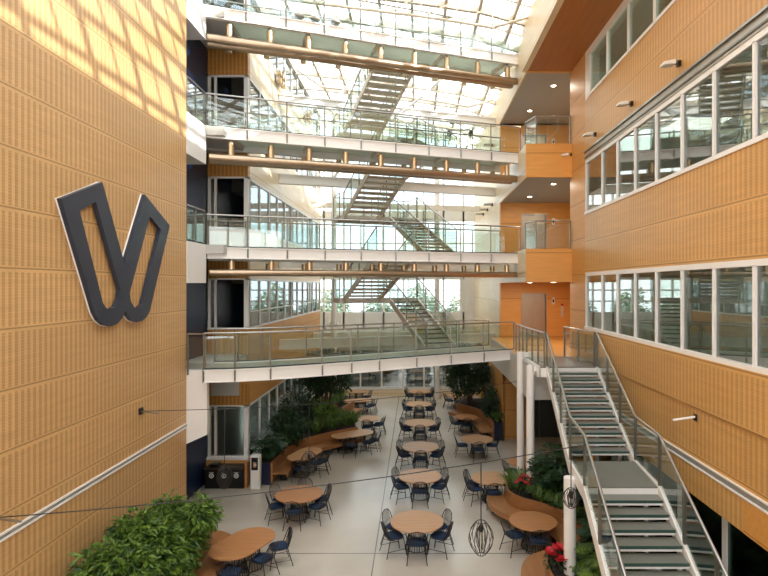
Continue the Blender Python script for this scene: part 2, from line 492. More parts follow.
B(4.25, 8.4, LW, LW+.3, 15.6, 17.35).build('wall_lift_upper', 'wood_cream', kind='structure')
B(XR-.3, XR+.6, 19.4, 20.6, L[1], L[1]+.001).build('threshold', 'terr', kind='structure')
# pale wall beyond the lobbies
B(4.25, 4.5, LW+.3, 40, 3.6, 17.35).build('wall_right_rear', 'wood_cream', kind='structure')
B(4.21, 4.25, 20.9, LW+.3, 15.68, 17.35).build('trim_5', 'wood_cream', kind='structure')
# underneath level 1
B(4.3, 5.1, 27.0, 27.2, 0, 3.68).build('wall_under_lobby', 'wood_plain', kind='structure')
B(4.25, 4.35, 27.0, 37.4, 0, 3.68).build('wall_under_side', 'wood_plain', kind='structure')
B(5.1, 5.75, 27.0, 27.2, 0, 3.68).build('wall_under_wood', 'wood_plain', kind='structure')
B(5.75, 9.8, 27.3, 27.5, 0, 3.68).build('wall_under_dark', 'room_dark', kind='structure')
B(6.3, 9.8, 19.5, 27.3, -.0, .01).build('floor_under', 'floor', kind='structure')
B(9.6, 9.8, 19.3, 40, 0, 17).build('wall_sun_block_right', 'room', kind='structure')  # unseen wall added to keep the sun off the area under the lobby
B(4.5, 9.8, 39.8, 40, 0, 17).build('wall_outer_rear', 'room', kind='structure')
for x in (6.1, 7.0):
    B(x, x+.05, 27.25, 27.3, 0, 3.0).build('trim_6', 'post', kind='structure')

# downlights in the lobby soffits
for lv, zz in ((2, L[2]-1.24), (3, L[3]-1.24), (4, 15.66)):
    for k, (x, y) in enumerate(((5.6, 22.4), (5.3, 25.6), (6.9, 24.2))):
        dl = thing('downlight', (x, y, zz), 'round %s downlight under the level %s landing' % (['front', 'rear', 'right hand'][k], {2:'two', 3:'three', 4:'four'}[lv]), 'ceiling light', 'lobby downlights')
        MB().lathe([(.13, -.012), (.13, .012)], (x, y, zz), 16).build('trim_ring', 'white', dl)
        MB().lathe([(.09, -.018), (.09, -.010)], (x, y, zz), 16).build('diffuser', 'lamp_on', dl)
        ld = bpy.data.lights.new('downlight', 'AREA'); ld.shape = 'DISK'; ld.size = .3; ld.energy = 24; ld.color = (1, .88, .72)
        lo = bpy.data.objects.new('downlight_lamp', ld); COL.objects.link(lo); lo.parent = dl; lo.location = (0, 0, -.05)

# ---------------------------------------------------------------- left office block
FX0, FX1, FY = -8.0, -6.45, 21.1
lb = struct('wall_left_block', (-7, 21, 0))
SE = 37.0
def ring(z0, z1, mf, msd, name='wall_band'):
    B(FX0, FX1, FY, FY+.25, z0, z1).build(name, mf, lb)
    B(FX1-.25, FX1+.001, FY+.25, SE, z0, z1).build(name, msd, lb)
B(FX0, FX1, FY, FY+.25, 0, .9).build('wall_base', 'wood_plain', lb)
B(FX1-.25, FX1, FY+.25, SE, 0, .5).build('wall_base', 'wood_plain', lb)
ring(2.93, 5.83, 'perf_f', 'wood_plain')
ring(7.8, 9.7, 'perf_f', 'wood_cream')
ring(11.7, 13.6, 'perf_f', 'wood_cream')
ring(15.6, 17.4, 'perf_f', 'wood_cream')
B(FX0-3, FX1-.3, FY+.3, SE, 18.85, 19.0).build('wall_cap', 'ltgrey', lb)
for z in (L[1], L[2], L[3], L[4]): B(-12, FX1-.26, FY+.25, SE, z-.4, z).build('office_slab', 'ltgrey', lb)
B(-12, -11.8, FY+.25, SE, 0, 18.85).build('office_back_wall', 'room', lb)
B(-12, -8.0, FY-.1, FY+.25, 0, 19.0).build('office_end_wall', 'room', lb)
B(-12, FX1, SE, SE+.2, 2.93, 18.9).build('office_end_wall', 'wood_cream', lb)
# white frame sills
def win_face(n, z0, z1, gm):
    t = struct('window_%d' % n, (-7.2, FY, z0)); y0, y1 = FY+.02, FY+.2
    m = B(FX0, FX1, y0-.04, y1, z0, z0+.07); m.box(FX0, FX1, y0, y1, z1-.06, z1); m.box(FX0+.0, FX0+.1, y0, y1, z0, z1)
    m.box(FX1-.16, FX1, y0, y1+.1, z0, z1); m.box(FX0+.25, FX0+.33, y0, y1, z0, z1)
    m.build('window_frame', 'white', t)
    B(FX0+.33, FX1-.16, y0+.08, y0+.095, z0+.07, z1-.06).build('pane', gm, t)
    B(FX0+.1, FX0+.25, y0+.08, y0+.095, z0+.07, z1-.06).build('pane', gm, t)
B(FX0, FX1+.05, 20.97, FY, .86, .93).build('wall_sill', 'white', lb); B(FX0, FX1, 20.98, FY, .0, .86).build('wall_base', 'wood_plain', lb)
win_face(5, .9, 2.93, 'win_glass'); win_face(6, 5.83, 7.8, 'dark_glass'); win_face(7, 9.7, 11.7, 'dark_glass'); win_face(8, 13.6, 15.6, 'dark_glass'); win_face(14, 17.4, 18.9, 'dark_glass')
mm = [FY+.25+1.45*k for k in range(12)]
for n, (z0, z1) in enumerate(((.5, 2.93), (5.83, 7.8), (9.7, 11.7), (13.6, 15.6), (17.4, 18.9))):
    ribbon_y((9, 10, 11, 12, 15)[n], FX1, -1, FY+.2, SE, z0, z1, mm, 'win_glass', w=.07, sill=.12, split=None if n != 1 else (6.5,))
    
# white ledges of the ground floor glazing
t = struct('trim_7', (-6.3, 22, .9))
MB().prism([(-6.44, 21.1), (-6.2, 21.1), (-6.05, 24.0), (-6.44, 24.0)], .86, .93).build('ledge', 'white', t)
MB().prism([(-6.44, 27), (-5.75, 27), (-5.75, 32.5), (-6.44, 32.5)], 1.55, 1.62).build('ledge', 'white', t)
# sign board panel on kiosk fascia
tag(B(-7.85, -6.78, FY-.05, FY, 3.3, 3.86).build('sign_board', 'ltgrey'), 'blank pale grey panel on the wood band above the coffee counter', 'panel')

# far facade --------------------------------------------------
FF = 40.0
ff = struct('wall_far', (0, FF, 0))
for z0, z1 in ((3.45, 5.6), (7.95, 8.95), (12.2, 12.95), (16.6, 17.35)):
    B(-10, 4.5, FF, FF+.3, z0, z1).build('facade_band', 'white_wall', ff)
k = 0
for x in [-9.6+1.45*i for i in range(10)]:
    B(x-.06, x+.06, FF, FF+.2, 4.3, 17.0).build('facade_mullion', 'white', ff)
for z in (6.4, 7.2, 10.6, 14.7):
    B(-10, 4.5, FF+.02, FF+.16, z-.05, z+.05).build('facade_transom', 'white', ff)
B(3.2, 4.5, FF-.02, FF+.2, 5.6, 7.95).build('facade_panel', 'white_wall', ff)
for z0, z1 in ((4.3, 8.2), (8.9, 12.4), (12.9, 16.6)):
    B(-10, 4.5, FF+.1, FF+.115, z0, z1).build('pane', 'far_glass', ff)
B(-10.2, -10, 37.2, FF+.3, 3.4, 17.35).build('facade_return', 'white_wall', ff)
# podium and rear ground room
pd = struct('floor_rear', (0, 38, .45))
B(-10, 4.4, 37.4, 45, 0, .42).build('podium', 'wood_cream', pd)
B(-10, 4.4, 37.4, 45, .42, .45).build('podium_top', 'ltgrey', pd)
B(-10, 4.4, 37.4, 45, 3.3, 3.6).build('rear_room_slab', 'ltgrey', pd)
t = struct('window_13', (0, 37.7, .45))
m = B(-10, 4.25, 37.6, 37.75, .45, .6); m.box(-10, 4.25, 37.6, 37.75, 3.1, 3.3); m.build('window_frame', 'white', t)
for i in range(11):
    x = -9.6+1.45*i; B(x-.05, x+.05, 37.6, 37.75, .6, 3.1).build('mullion', 'white', t)
    if i < 10: B(x+.05, x+1.4, 37.68, 37.69, .6, 3.1).build('pane', 'win_glass', t)
B(-10, 4.4, 44.8, 45, .45, 3.3).build('wall_rear_room', 'room_dark', kind='structure')

# roof --------------------------------------------------------
def roof_z(x): 
    T = ((-9, 19.3), (-6.45, 19.0), (-4, 18.72), (-1.8, 18.45), (.23, 18.2), (2.57, 17.85), (4.25, 17.35), (5, 17.0))
    for (a, p), (b, q) in zip(T[:-1], T[1:]):
        if a <= x <= b: return p+(q-p)*(x-a)/(b-a)
    return 17.35
rf = struct('ceiling', (0, 18, 17.35))
xs = [-8.3+i*(4.25+8.3)/20 for i in range(21)]
m = MB()
for i in range(20):
    a, b = xs[i], xs[i+1]
    m.add([(a, Y0, roof_z(a)), (b, Y0, roof_z(b)), (b, FF+.3, roof_z(b)), (a, FF+.3, roof_z(a))], [(0,1,2,3)])
m.build('roof_glazing', 'roof_glass', rf)
for j in range(21):
    y = Y0+.3+j*2.2
    if y > FF: break
    m = MB()
    for i in range(20):
        a, b = xs[i], xs[i+1]
        m.bar((a, y, roof_z(a)-.1), (b+.02, y, roof_z(b)-.1), .15, .24)
    m.build('roof_rib', 'roofbar', rf)
    m = MB()
    for i in range(20):
        a, b = xs[i], xs[i+1]
        m.bar((a, y+1.1, roof_z(a)-.04), (b+.02, y+1.1, roof_z(b)-.04), .07, .09)
    m.build('glazing_bar', 'roofbar', rf)
for x in xs[1:-1:2]:
    MB().bar((x, Y0, roof_z(x)-.07), (x, FF, roof_z(x)-.07), .11, .18).build('purlin', 'roofbar', rf)
for j in range(4):   # slender trusses under the ribs
    y = 19.9+j*4.4
    m = MB(); ba = []
    for i in range(9):
        x = -6.2+i*1.28; ba.append((x, y, roof_z(x)-.2))
    lo = [(x, y, z-.75) for x, y, z in ba[1:-1]]
    m.tube([ba[0]]+lo+[ba[-1]], .05, 6)
    for i, p in enumerate(lo):
        m.tube([p, ba[i+1]], .025, 5); m.tube([p, ba[i+2]], .025, 5)
    m.build('roof_truss', 'roofbar', rf)
B(-8.4, -6.9, Y0, 21.1, 19.25, 19.4).build('ceiling_edge_left', 'white', kind='structure')
# end behind the camera
eb = struct('wall_back', (0, Y0, 0))
B(-7.4, 6.3, Y0-.3, Y0, 0, 4.0).build('facade_band', 'white_wall', eb)
for z in (8, 12, 16.5): B(-7.4, 6.3, Y0-.3, Y0, z, z+.9).build('facade_band', 'white_wall', eb)
for i in range(10): B(-7.3+i*1.5, -7.2+i*1.5, Y0-.2, Y0, 4, 17).build('facade_mullion', 'white', eb)

# ================================================================= THINGS
# ---- W emblem
def emblem():
    def q(a): return [(40+x/3.387, 165+y/3.387) for x, y in a]
    outer = q([(72,114),(212,58),(287,335),(356,100),(440,205),(372,496),(362,515),(346,528),(328,532),(310,525),(296,508),(290,494),(280,518),(262,538),(240,546),(218,541),(200,526),(186,500)])
    h1 = q([(135,155),(190,125),(273,425),(268,455),(256,480),(240,490),(224,484),(214,468)])
    h2 = q([(373,173),(409,218),(349,470),(336,484),(320,482),(308,462),(304,435)])
    xf = XL+.13
    def w(p): Y = F*(-xf)/(416-p[0]); return (Y, H+(286-p[1])*Y/F)
    loops = [[w(p) for p in l] for l in (outer, h1, h2)]
    mb = MB(); allp = [p for l in loops for p in l]; n = len(allp)
    vs = [(xf, p[0], p[1]) for p in allp]+[(XL+.03, p[0], p[1]) for p in allp]
    fs = []
    tri = tessellate_polygon([[Vector((p[0], p[1], 0)) for p in l] for l in loops])
    for t_ in tri: fs.append(tuple(t_)); fs.append((t_[0]+n, t_[1]+n, t_[2]+n))
    o = 0
    for l in loops:
        k = len(l)
        for i in range(k):
            j = (i+1) % k; fs.append((o+i, o+j, n+o+j, n+o+i))
        o += k
    mb.add(vs, fs)
    root = thing('wall_emblem', (XL+.1, 13, 7.6), 'huge dark W shaped emblem mounted on the left wood wall', 'emblem')
    mb.build('letter_shape', 'logo', root)
    # thin pale edge strip along the wall side
    m2 = MB()
    l = loops[0]
    m2.tube([(XL+.02, p[0], p[1]) for p in l], .02, 5, closed=True)
    tag(m2.build('back_edge', 'white', root), 'pale edge strip')
emblem()

# ---- bridges
U = Vector((.944, .331, 0)); V = Vector((-.331, .944, 0))
def bridge(pts, z, width, name, label, pipes=True, fas=.36, seg=1.35, drop=.97, pr=.14):
    c = Vector((sum(p[0] for p in pts)/len(pts), sum(p[1] for p in pts)/len(pts), z))
    root = thing('footbridge', c, label, 'footbridge', 'footbridges across the atrium')
    back = offset(pts, width)
    mb = MB(); n = len(pts)
    poly = [Vector(p[:2]) for p in pts] + [Vector(p) for p in back[::-1]]
    MB().prism(poly, z-.12, z).build('deck', 'deck', root)
    for line, s in ((pts, 1), (back, -1)):
        for i in range(n-1):
            a, b = Vector((*line[i][:2], 0)), Vector((*line[i+1][:2], 0))
            m = MB().bar(a+Vector((0,0,z+.02-fas/2)), b+Vector((0,0,z+.02-fas/2)), .07, fas)
            m.bar(a+Vector((0,0,z+.02)), b+Vector((0,0,z+.02)), .16, .035); m.bar(a+Vector((0,0,z+.02-fas)), b+Vector((0,0,z+.02-fas)), .16, .035)
            m.build('fascia_beam', 'white', root)
            MB().bar(a+Vector((0,0,z+.06)), b+Vector((0,0,z+.06)), .05, .04).build('glass_clamp', 'edge_glass', root)
        railing(root, [(p[0], p[1], z+.03) for p in line], 1.12, seg)
    # stiffeners at posts on the front beam
    for i in range(n-1):
        a, b = Vector((*pts[i][:2], 0)), Vector((*pts[i+1][:2], 0)); k = max(1, round((b-a).length/seg))
        d = (b-a).normalized(); nn = Vector((d.y, -d.x, 0))
        for j in range(k):
            p = a.lerp(b, j/k)+nn*.06
            MB().bar(p+Vector((0,0,z+.1)), p+Vector((0,0,z-fas)), .03, .05).build('stiffener', 'post', root)
    if pipes:
        for off, rr in ((.14, pr), (.60, pr)):
            pl = offset(pts, off)
            a = Vector((*pl[0], z-drop)); b = Vector((*pl[-1], z-drop)); d = (b-a).normalized()
            MB().tube([a+d*.1, b-d*.12, b-d*.03], [rr, rr, rr*.6], 14).build('pipe', 'pipe', root, True)
        a = Vector((*offset(pts, .14)[0], 0)); b = Vector((*offset(pts, .14)[-1], 0))
        nrm = Vector((-(b-a).normalized().y, (b-a).normalized().x, 0))
        k = round((b-a).length/seg)
        for j in range(k):
            p = a.lerp(b, (j+.6)/k)
            MB().tube([p+Vector((0,0,z-drop+.10)), p+Vector((0,0,z-.44))], .11, 12).build('bracket', 'bracket', root, True)
            MB().tube([p+Vector((0,0,z-.45)), p+Vector((0,0,z-.30))], .05, 8).build('bracket_pin', 'steel', root, True)
            q = p+nrm*(width-.45)
            MB().tube([q+Vector((0,0,z-drop+.10)), q+Vector((0,0,z-.44))], .11, 12).build('bracket', 'bracket', root, True)
            if j % 2 == 0: MB().bar(p+Vector((0,0,z-.2)), q+Vector((0,0,z-.2)), .1, .16).build('cross_beam', 'beam', root)
    return root
b4 = bridge([(-7.13, 18.5), (4.3, 22.6)], L[4], 1.75, 'b4', 'topmost footbridge just under the glass roof with three floodlights')
b3 = bridge([(-7.14, 18.7), (4.3, 22.7)], L[3], 1.75, 'b3', 'second footbridge from the top, white beam over bronze pipes')
b2 = bridge([(-7.14, 18.75), (4.3, 22.75)], L[2]-.11, 1.75, 'b2', 'third footbridge from the top, white beam over bronze pipes', drop=.82, pr=.115)
b1 = bridge([(-6.5, 16.85), (-5.6, 17.0), (-4.6, 17.35), (-3.1, 18.1), (-1.3, 19.15), (1.3, 20.75), (3.95, 22.2)], L[1], 1.7, 'b1', 'lowest curved footbridge leading to the stair landing', pipes=False)
# white landing slabs at the left ends
for lv, nm in ((4, 'topmost'), (3, 'upper'), (2, 'middle'), (1, 'lowest')):
    z = L[lv]
    zb = z-1.3 if lv > 1 else z-1.75
    o = thing('landing_slab', (-7.5, 17.9, z), 'white clad %s landing slab at the left end of a footbridge' % nm, 'landing', 'left landing slabs')
    m = MB()
    if lv > 1: m.box(-8.0, -7.08, 17.02, 18.55, zb+(.2 if lv == 4 else 0), z)
    else: m.add([(-8, 17.02, 2.2), (-6.47, 17.02, 2.9), (-6.47, 17.2, 2.9), (-8, 17.2, 2.2), (-8, 17.02, z), (-6.47, 17.02, z), (-6.47, 17.2, z), (-8, 17.2, z)],
               [(0,3,2,1),(4,5,6,7),(0,1,5,4),(1,2,6,5),(2,3,7,6),(3,0,4,7)])
    m.build('slab', 'white', o)
    B(-8.0, -6.5, 18.57, 21.1, z-.3, z).build('deck', 'ltgrey', o)
    railing(o, [(-7.12, 17.05, z), (-7.12, 18.5, z)] if lv > 1 else [(-7.05, 17.0, z), (-6.5, 16.95, z)], 1.12, .85)

# floodlights standing on the top bridge
for i, px in enumerate((300, 316, 336)):
    t_ = (px-206)/(520-206)
    Y = 18.75+.331/.944*(((px-416)/F*19.6)+7.05); X = (px-416)/F*Y
    o = thing('floodlight', (X, Y-.15, L[4]+.25), '%s floodlight clamped on the topmost footbridge' % ['left', 'middle', 'right'][i], 'floodlight', 'floodlights on the top bridge')
    MB().tube([(X, Y-.12, L[4]-.3), (X, Y-.12, L[4]+.15)], .05, 8).build('stem', 'steel', o)
    MB().lathe([(.05, 0), (.18, .08), (.19, .13), (.1, .22), (.04, .24)], (X, Y-.12, L[4]+.12), 16).build('lamp_head', 'alu', o, True)
    MB().bar((X-.3, Y-.14, L[4]-.3), (X+.3, Y-.04, L[4]-.3), .04, .04).build('clamp_bar', 'post', o)

# ---- rear tie beams parallel to the bridges
for z, nm in ((16.3, 'highest'), (12.55, 'third'), (8.6, 'second'), (4.75, 'lowest')):
    a = Vector((-6.45, 25.9, z)); b = Vector((4.25, 29.6, z))
    o = thing('tie_beam', (a+b)/2, '%s white steel beam spanning behind the footbridges' % nm, 'beam', 'rear beams')
    m = MB().bar(a+Vector((0,0,.2)), b+Vector((0,0,.2)), .28, .06); m.bar(a-Vector((0,0,.2)), b-Vector((0,0,.2)), .28, .06); m.bar(a, b, .12, .4)
    m.build('flange_beam', 'white', o)
# braces & columns at the rear
for i, (a, b) in enumerate((((-4.3, 27.5, 16.5), (-2.7, 27.5, 18.3)), ((-.9, 27.5, 16.0), (1.6, 27.5, 18.1)), ((-4.3, 27.5, 12.6), (-3.2, 27.3, 14.2)), ((-.7, 27.5, 12.7), (.6, 27.9, 13.8)))):
    tag(MB().tube([a, b], .07, 8).build('roof_brace', 'white'), 'white diagonal brace, %s behind the footbridges' % ['upper left one', 'upper right one', 'lower left one', 'lower right one'][i], 'brace', 'diagonal braces')
for i, (x, y) in enumerate(((-5.15, 34.5), (1.4, 36.5))):
    c = thing('steel_column', (x, y, 0), 'white full height rear column %s' % ['left of the bridge stairs', 'right of the bridge stairs'][i], 'column', 'rear columns')
    MB().tube([(x, y, 0), (x, y, roof_z(x)-.15)], .16, 14).build('shaft', 'white', c, True)
    for z in (4.0, 8.0):
        MB().tube([(x, y, z+1.4), (x+1.2, y, z+.1)], .05, 8).build('strut', 'white', c); MB().tube([(x, y, z+1.4), (x-1.2, y, z+.1)], .05, 8).build('strut', 'white', c)
# platform beams tying columns at the far end
for z, nm in ((8.6, 'middle'), (12.6, 'upper'), (4.4, 'lower')):
    m = MB().bar((-6.45, 34.5, z), (4.25, 36.5, z), .2, .35)
    tag(m.build('floor_beam', 'beam'), '%s off white beam carried by the rear columns' % nm, 'beam', 'rear beams')

# ---- stair flights between the bridges
def flight(root, top, bot, wdir, w, n, rail=True, tm='tread', st='beam', depth=None, edge='tread_edge', rail_h=1.05, rstep=1.6, sides=(-1, 1), sw=.06, sh=.26):
    top = Vector(top); bot = Vector(bot); wdir = Vector(wdir).normalized()
    run = Vector((bot.x-top.x, bot.y-top.y, 0)); L_ = run.length; rd = run.normalized()
    dep = depth or L_/n
    for k in range(n):
        c = top.lerp(bot, (k+.5)/n); c.z = top.z-(k+1)*(top.z-bot.z)/(n+0)
        if k == n-1: break
        a = c-rd*dep*.55; b = c+rd*dep*.55
        ww = wdir*(w/2-.05)
        m = MB(); 
        def quad(a, b, z0, z1, m):
            m.add([a-ww+Vector((0,0,z0)), a+ww+Vector((0,0,z0)), b+ww+Vector((0,0,z0)), b-ww+Vector((0,0,z0)),
                   a-ww+Vector((0,0,z1)), a+ww+Vector((0,0,z1)), b+ww+Vector((0,0,z1)), b-ww+Vector((0,0,z1))],
                  [(0,3,2,1),(4,5,6,7),(0,1,5,4),(1,2,6,5),(2,3,7,6),(3,0,4,7)])
        quad(a, b, -.05, 0, m)
        tr = m.build('tread', tm, root)
        m = MB(); quad(b, b+rd*.02, -.05, .004, m); m.build('nosing', edge, tr)
        m = MB(); quad(b-rd*.05, b+rd*.0, -.10, -.05, m); m.build('tread_bracket', st, tr)
    for s in sides if False else (-1, 1):
        o = wdir*(s*w/2)
        MB().bar(top+o+Vector((0,0,-.12)), bot+o+Vector((0,0,-.12)), sw, sh).build('stringer', st, root)
        if rail: railing(root, [top+o+Vector((0,0,.0)), bot+o+Vector((0,0,.0))], rail_h, rstep)

def bpt(s, d):   # point on bridge frame: s along from the left front corner, d backwards
    return Vector((-7.05, 18.75, 0)) + U*s + V*d
def bridge_stair(lv, nm):
    z0, z1 = L[lv], L[lv+1]; zm = (z0+z1)/2
    # lower flight: bridge lv (right) up and away to half landing; upper flight: back up to bridge lv+1 (left)
    a = bpt(9.25, 1.8) ; b = bpt(8.9, 6.0)
    c = bpt(6.75, 6.0) ; d = bpt(7.25, 1.8)
    root = thing('switchback_stair', (bpt(7.1, 4).x, bpt(7.1, 4).y, z0), nm, 'staircase', 'stairs between the footbridges')
    flight(root, (b.x, b.y, zm), (a.x, a.y, z0), U, 1.4, 12, rstep=1.3, tm='tread_light')
    flight(root, (d.x, d.y, z1), (c.x, c.y, zm), U, 1.7, 12, rstep=1.3, tm='tread_light')
    # half landing
    p = [bpt(5.7, 6.0), bpt(9.65, 6.0), bpt(9.65, 7.5), bpt(5.7, 7.5)]
    MB().prism([(q.x, q.y) for q in p], zm-.08, zm).build('half_landing', 'tread', root)
    for i in range(4):
        q, r = p[i], p[(i+1) % 4]
        MB().bar((q.x, q.y, zm-.12), (r.x, r.y, zm-.12), .08, .22).build('landing_beam', 'beam', root)
    railing(root, [(p[1].x, p[1].y, zm), (p[2].x, p[2].y, zm), (p[3].x, p[3].y, zm), (p[0].x, p[0].y, zm)], 1.05, 1.6)
bridge_stair(1, 'lowest switchback stair with open treads between two footbridges')
bridge_stair(2, 'middle switchback stair with open treads between two footbridges')
bridge_stair(3, 'highest switchback stair with open treads below the roof')

# ---- main stair on the right
def sx(D, side): return (4.2 if side < 0 else 5.8) - (17.65-D)*.1
ms_ = thing('main_staircase', (4.2, 11, 0), 'wide open tread staircase with glass railings descending along the right wall', 'staircase')
def mid(D): return (sx(D, -1)+sx(D, 1))/2
W_ = 1.6
flight(ms_, (mid(17.65), 17.65, L[1]), (mid(13.5), 13.5, 3.2), (1, 0, 0), W_, 12, rail=False, st='white', sw=.07, sh=.3)
flight(ms_, (mid(11.77), 11.77, 3.2), (mid(4.55), 4.55, 0), (1, 0, 0), W_, 21, rail=False, st='white', sw=.07, sh=.3)
MB().prism([(sx(13.5,-1)+.04, 13.5), (sx(13.5,1)-.04, 13.5), (sx(11.77,1)-.04, 11.77), (sx(11.77,-1)+.04, 11.77)], 3.12, 3.2).build('landing', 'tread', ms_)
MB().bar((sx(11.77,-1), 11.79, 3.08), (sx(11.77,1), 11.79, 3.08), .06, .18).build('landing_edge', 'white', ms_)
for s in (-1, 1):
    MB().bar((sx(13.6,s), 13.6, 3.08), (sx(11.7,s), 11.7, 3.08), .07, .3).build('landing_beam', 'white', ms_)
    railing(ms_, [(sx(17.65,s), 17.65, L[1]), (sx(13.5,s), 13.5, 3.2), (sx(11.77,s), 11.77, 3.2), (sx(4.9,s), 4.9, .16)], 1.1, 1.5, post_w=.055)
lr = thing('landing_railing', (3.95, 19.5, L[1]), 'glass railing on the left edge of the stair landing', 'railing')
railing(lr, [(3.98, 21.9, L[1]), (3.98, 19.8, L[1]), (4.12, 17.65, L[1])], 1.1, .62, post_w=.05)
lr = thing('landing_railing', (5.7, 19, L[1]), 'glass railing beside the right wall on the stair landing', 'railing')
railing(lr, [(5.45, 20.2, L[1]), (5.75, 17.75, L[1])], 1.1, 1.25, post_w=.05)
for lv in (2, 3, 4):
    lr = thing('lobby_railing', (5, 21, L[lv]), 'glass railing on the orange box of the %s lift lobby' % {2:'middle', 3:'upper', 4:'topmost'}[lv], 'railing', 'lobby railings')
    railing(lr, [(4.35, 21.9, L[lv]), (4.6, 21.05, L[lv]), (5.9, 21.05, L[lv])], 1.1, 1.3, post_w=.045)
    
# columns
for i, (x, y, zt, r) in enumerate(((3.72, 19.6, 5.15, .13), (3.72, 17.9, 4.92, .13), (3.58, 12.8, 3.05, .14))):
    c = thing('steel_column', (x, y, 0), ['white round column at the end of the lowest footbridge', 'white round column just in front, under the stair landing edge', 'short white column under the half landing of the main stair'][i], 'column', 'stair columns')
    MB().tube([(x, y, 0), (x, y, zt)], r, 18).build('shaft', 'white', c, True)
    MB().tube([(x, y, 0), (x, y, .03)], r+.07, 18).build('base_plate', 'white', c)
    MB().bar((x, y, zt-.1), (x+.45, y, zt-.1), .12, .16).build('bracket', 'white', c)

# ---- wall spotlights on the right
for i, (y, nm) in enumerate(((12.37, 'nearest'), (15.1, 'second'), (18.15, 'third'), (21.0, 'farthest'))):
    z = 12.5; x = XR
    o = thing('wall_spotlight', (x, y, z), '%s grey spotlight on the upper right wood wall' % nm, 'spotlight', 'spotlights on the right wall')
    B(x-.07, x, y-.06, y+.06, z-.06, z+.06).build('mount', 'black', o)
    MB().tube([(x-.06, y, z), (x-.16, y, z)], .025, 8).build('arm', 'post', o)
    MB().add([(x-.42,y-.12,z-.06),(x-.14,y-.12,z-.04),(x-.14,y+.12,z-.04),(x-.42,y+.12,z-.06),(x-.40,y-.10,z+.02),(x-.14,y-.12,z+.07),(x-.14,y+.12,z+.07),(x-.40,y+.10,z+.02)],
        [(0,3,2,1),(4,5,6,7),(0,1,5,4),(1,2,6,5),(2,3,7,6),(3,0,4,7)]).build('lamp_head', 'beam', o, bevel=.015)
for i, (z, y) in enumerate(((12.0, 30.5), (12.0, 32.5), (12.0, 34.5), (15.3, 30.5))):
    o = thing('small_wall_lamp', (4.25, y, z), 'small lamp on the pale rear wall, %s' % ['first of the middle row', 'second of the middle row', 'third of the middle row', 'alone in the upper row'][i], 'wall lamp', 'lamps on the pale wall')
    B(4.17, 4.25, y-.07, y+.07, z-.07, z+.07).build('mount', 'black', o); B(3.75, 4.17, y-.14, y+.14, z-.04, z+.06).build('lamp_head', 'alu', o)
# hanging spotlight clusters
for i, (px, py, D, n) in enumerate(((461, 118, 31, 4), (458, 130, 30, 2))):
    X = (px-416)/F*D; Z = H-(py-286)/F*D
    o = thing('spotlight_rig', (X, D, Z), 'hanging rig of small black spotlights, %s' % ['upper right under the roof', 'just above the second footbridge'][i], 'spotlight rig')
    MB().tube([(X-.6, D, Z), (X+.8, D, Z)], .03, 6).build('bar', 'post', o)
    for s in (-.6, .8): MB().tube([(X+s, D, Z), (X+s, D, roof_z(X)-.2)], .018, 5).build('hanger', 'post', o)
    for k in range(n):
        xx = X-.5+k*1.2/max(1, n-1)
        MB().lathe([(.06, -.35), (.14, -.32), (.12, -.08), (.04, 0)], (xx, D, Z), 10).build('lamp_head', 'black', o)
# light clusters on the left block
for i, (px, py, z) in enumerate(((277, 80, 0), (305, 118, 0))):
    Y = F*6.45/(416-px); Z = H-(py-286)/F*Y; X = -6.45
    o = thing('wall_light_cluster', (X, Y, Z), '%s cluster of round lights on the sunlit left upper band' % ['nearer', 'farther'][i], 'light cluster', 'light clusters')
    MB().bar((X+.12, Y-.5, Z), (X+.12, Y+.5, Z), .05, .5).build('bracket', 'alu', o)
    for a in range(3):
        for b in range(2):
            c = (X+.3, Y-.4+a*.4, Z-.17+b*.34)
            MB().tube([(c[0]-.15, c[1], c[2]), (c[0], c[1], c[2])], .12, 10).build('lamp_head', 'bracket', o)

# ---- cables and wire pendants
def catenary(a, b, sag, n=24):
    a = Vector(a); b = Vector(b); return [a.lerp(b, i/n)-Vector((0,0,sag*4*(i/n)*(1-i/n))) for i in range(n+1)]
cab1 = catenary((XL, 9.2, 3.62), (3.66, 11.75, 4.12), .16)
cab2 = catenary((XL, 14.15, 4.28), (XR-.02, 20.9, 4.25), .30)
wb = thing('wall_bracket_lamp', (XR, 11.6, 4.72), 'small pale arm lamp on the lower right wood wall above the stair', 'wall lamp')
B(XR-.06, XR-.045, 11.54, 11.66, 4.66, 4.8).build('mount', 'black', wb); MB().tube([(XR-.05, 11.6, 4.74), (XR-.5, 11.65, 4.66)], .025, 6).build('arm', 'white', wb)
def cable(pts, label, br):
    o = thing('festoon_cable', pts[len(pts)//2], label, 'cable', 'lamp cables')
    MB().tube(pts, .010, 6).build('cord', 'wire', o)
    for p, s in ((pts[0], 1), (pts[-1], -1))[:br]:
        MB().bar(p, Vector(p)+Vector((s*.5, .0, -.06)), .03, .03).build('wall_bracket', 'steel', o)
        MB().bar(Vector(p), Vector(p)+Vector((s*.05, 0, 0)), .16, .16).build('anchor_plate', 'black', o)
cable(cab1, 'lower slack lamp cable crossing the atrium near the camera', 1)
cable(cab2, 'upper slack lamp cable crossing behind the kiosk front', 2)
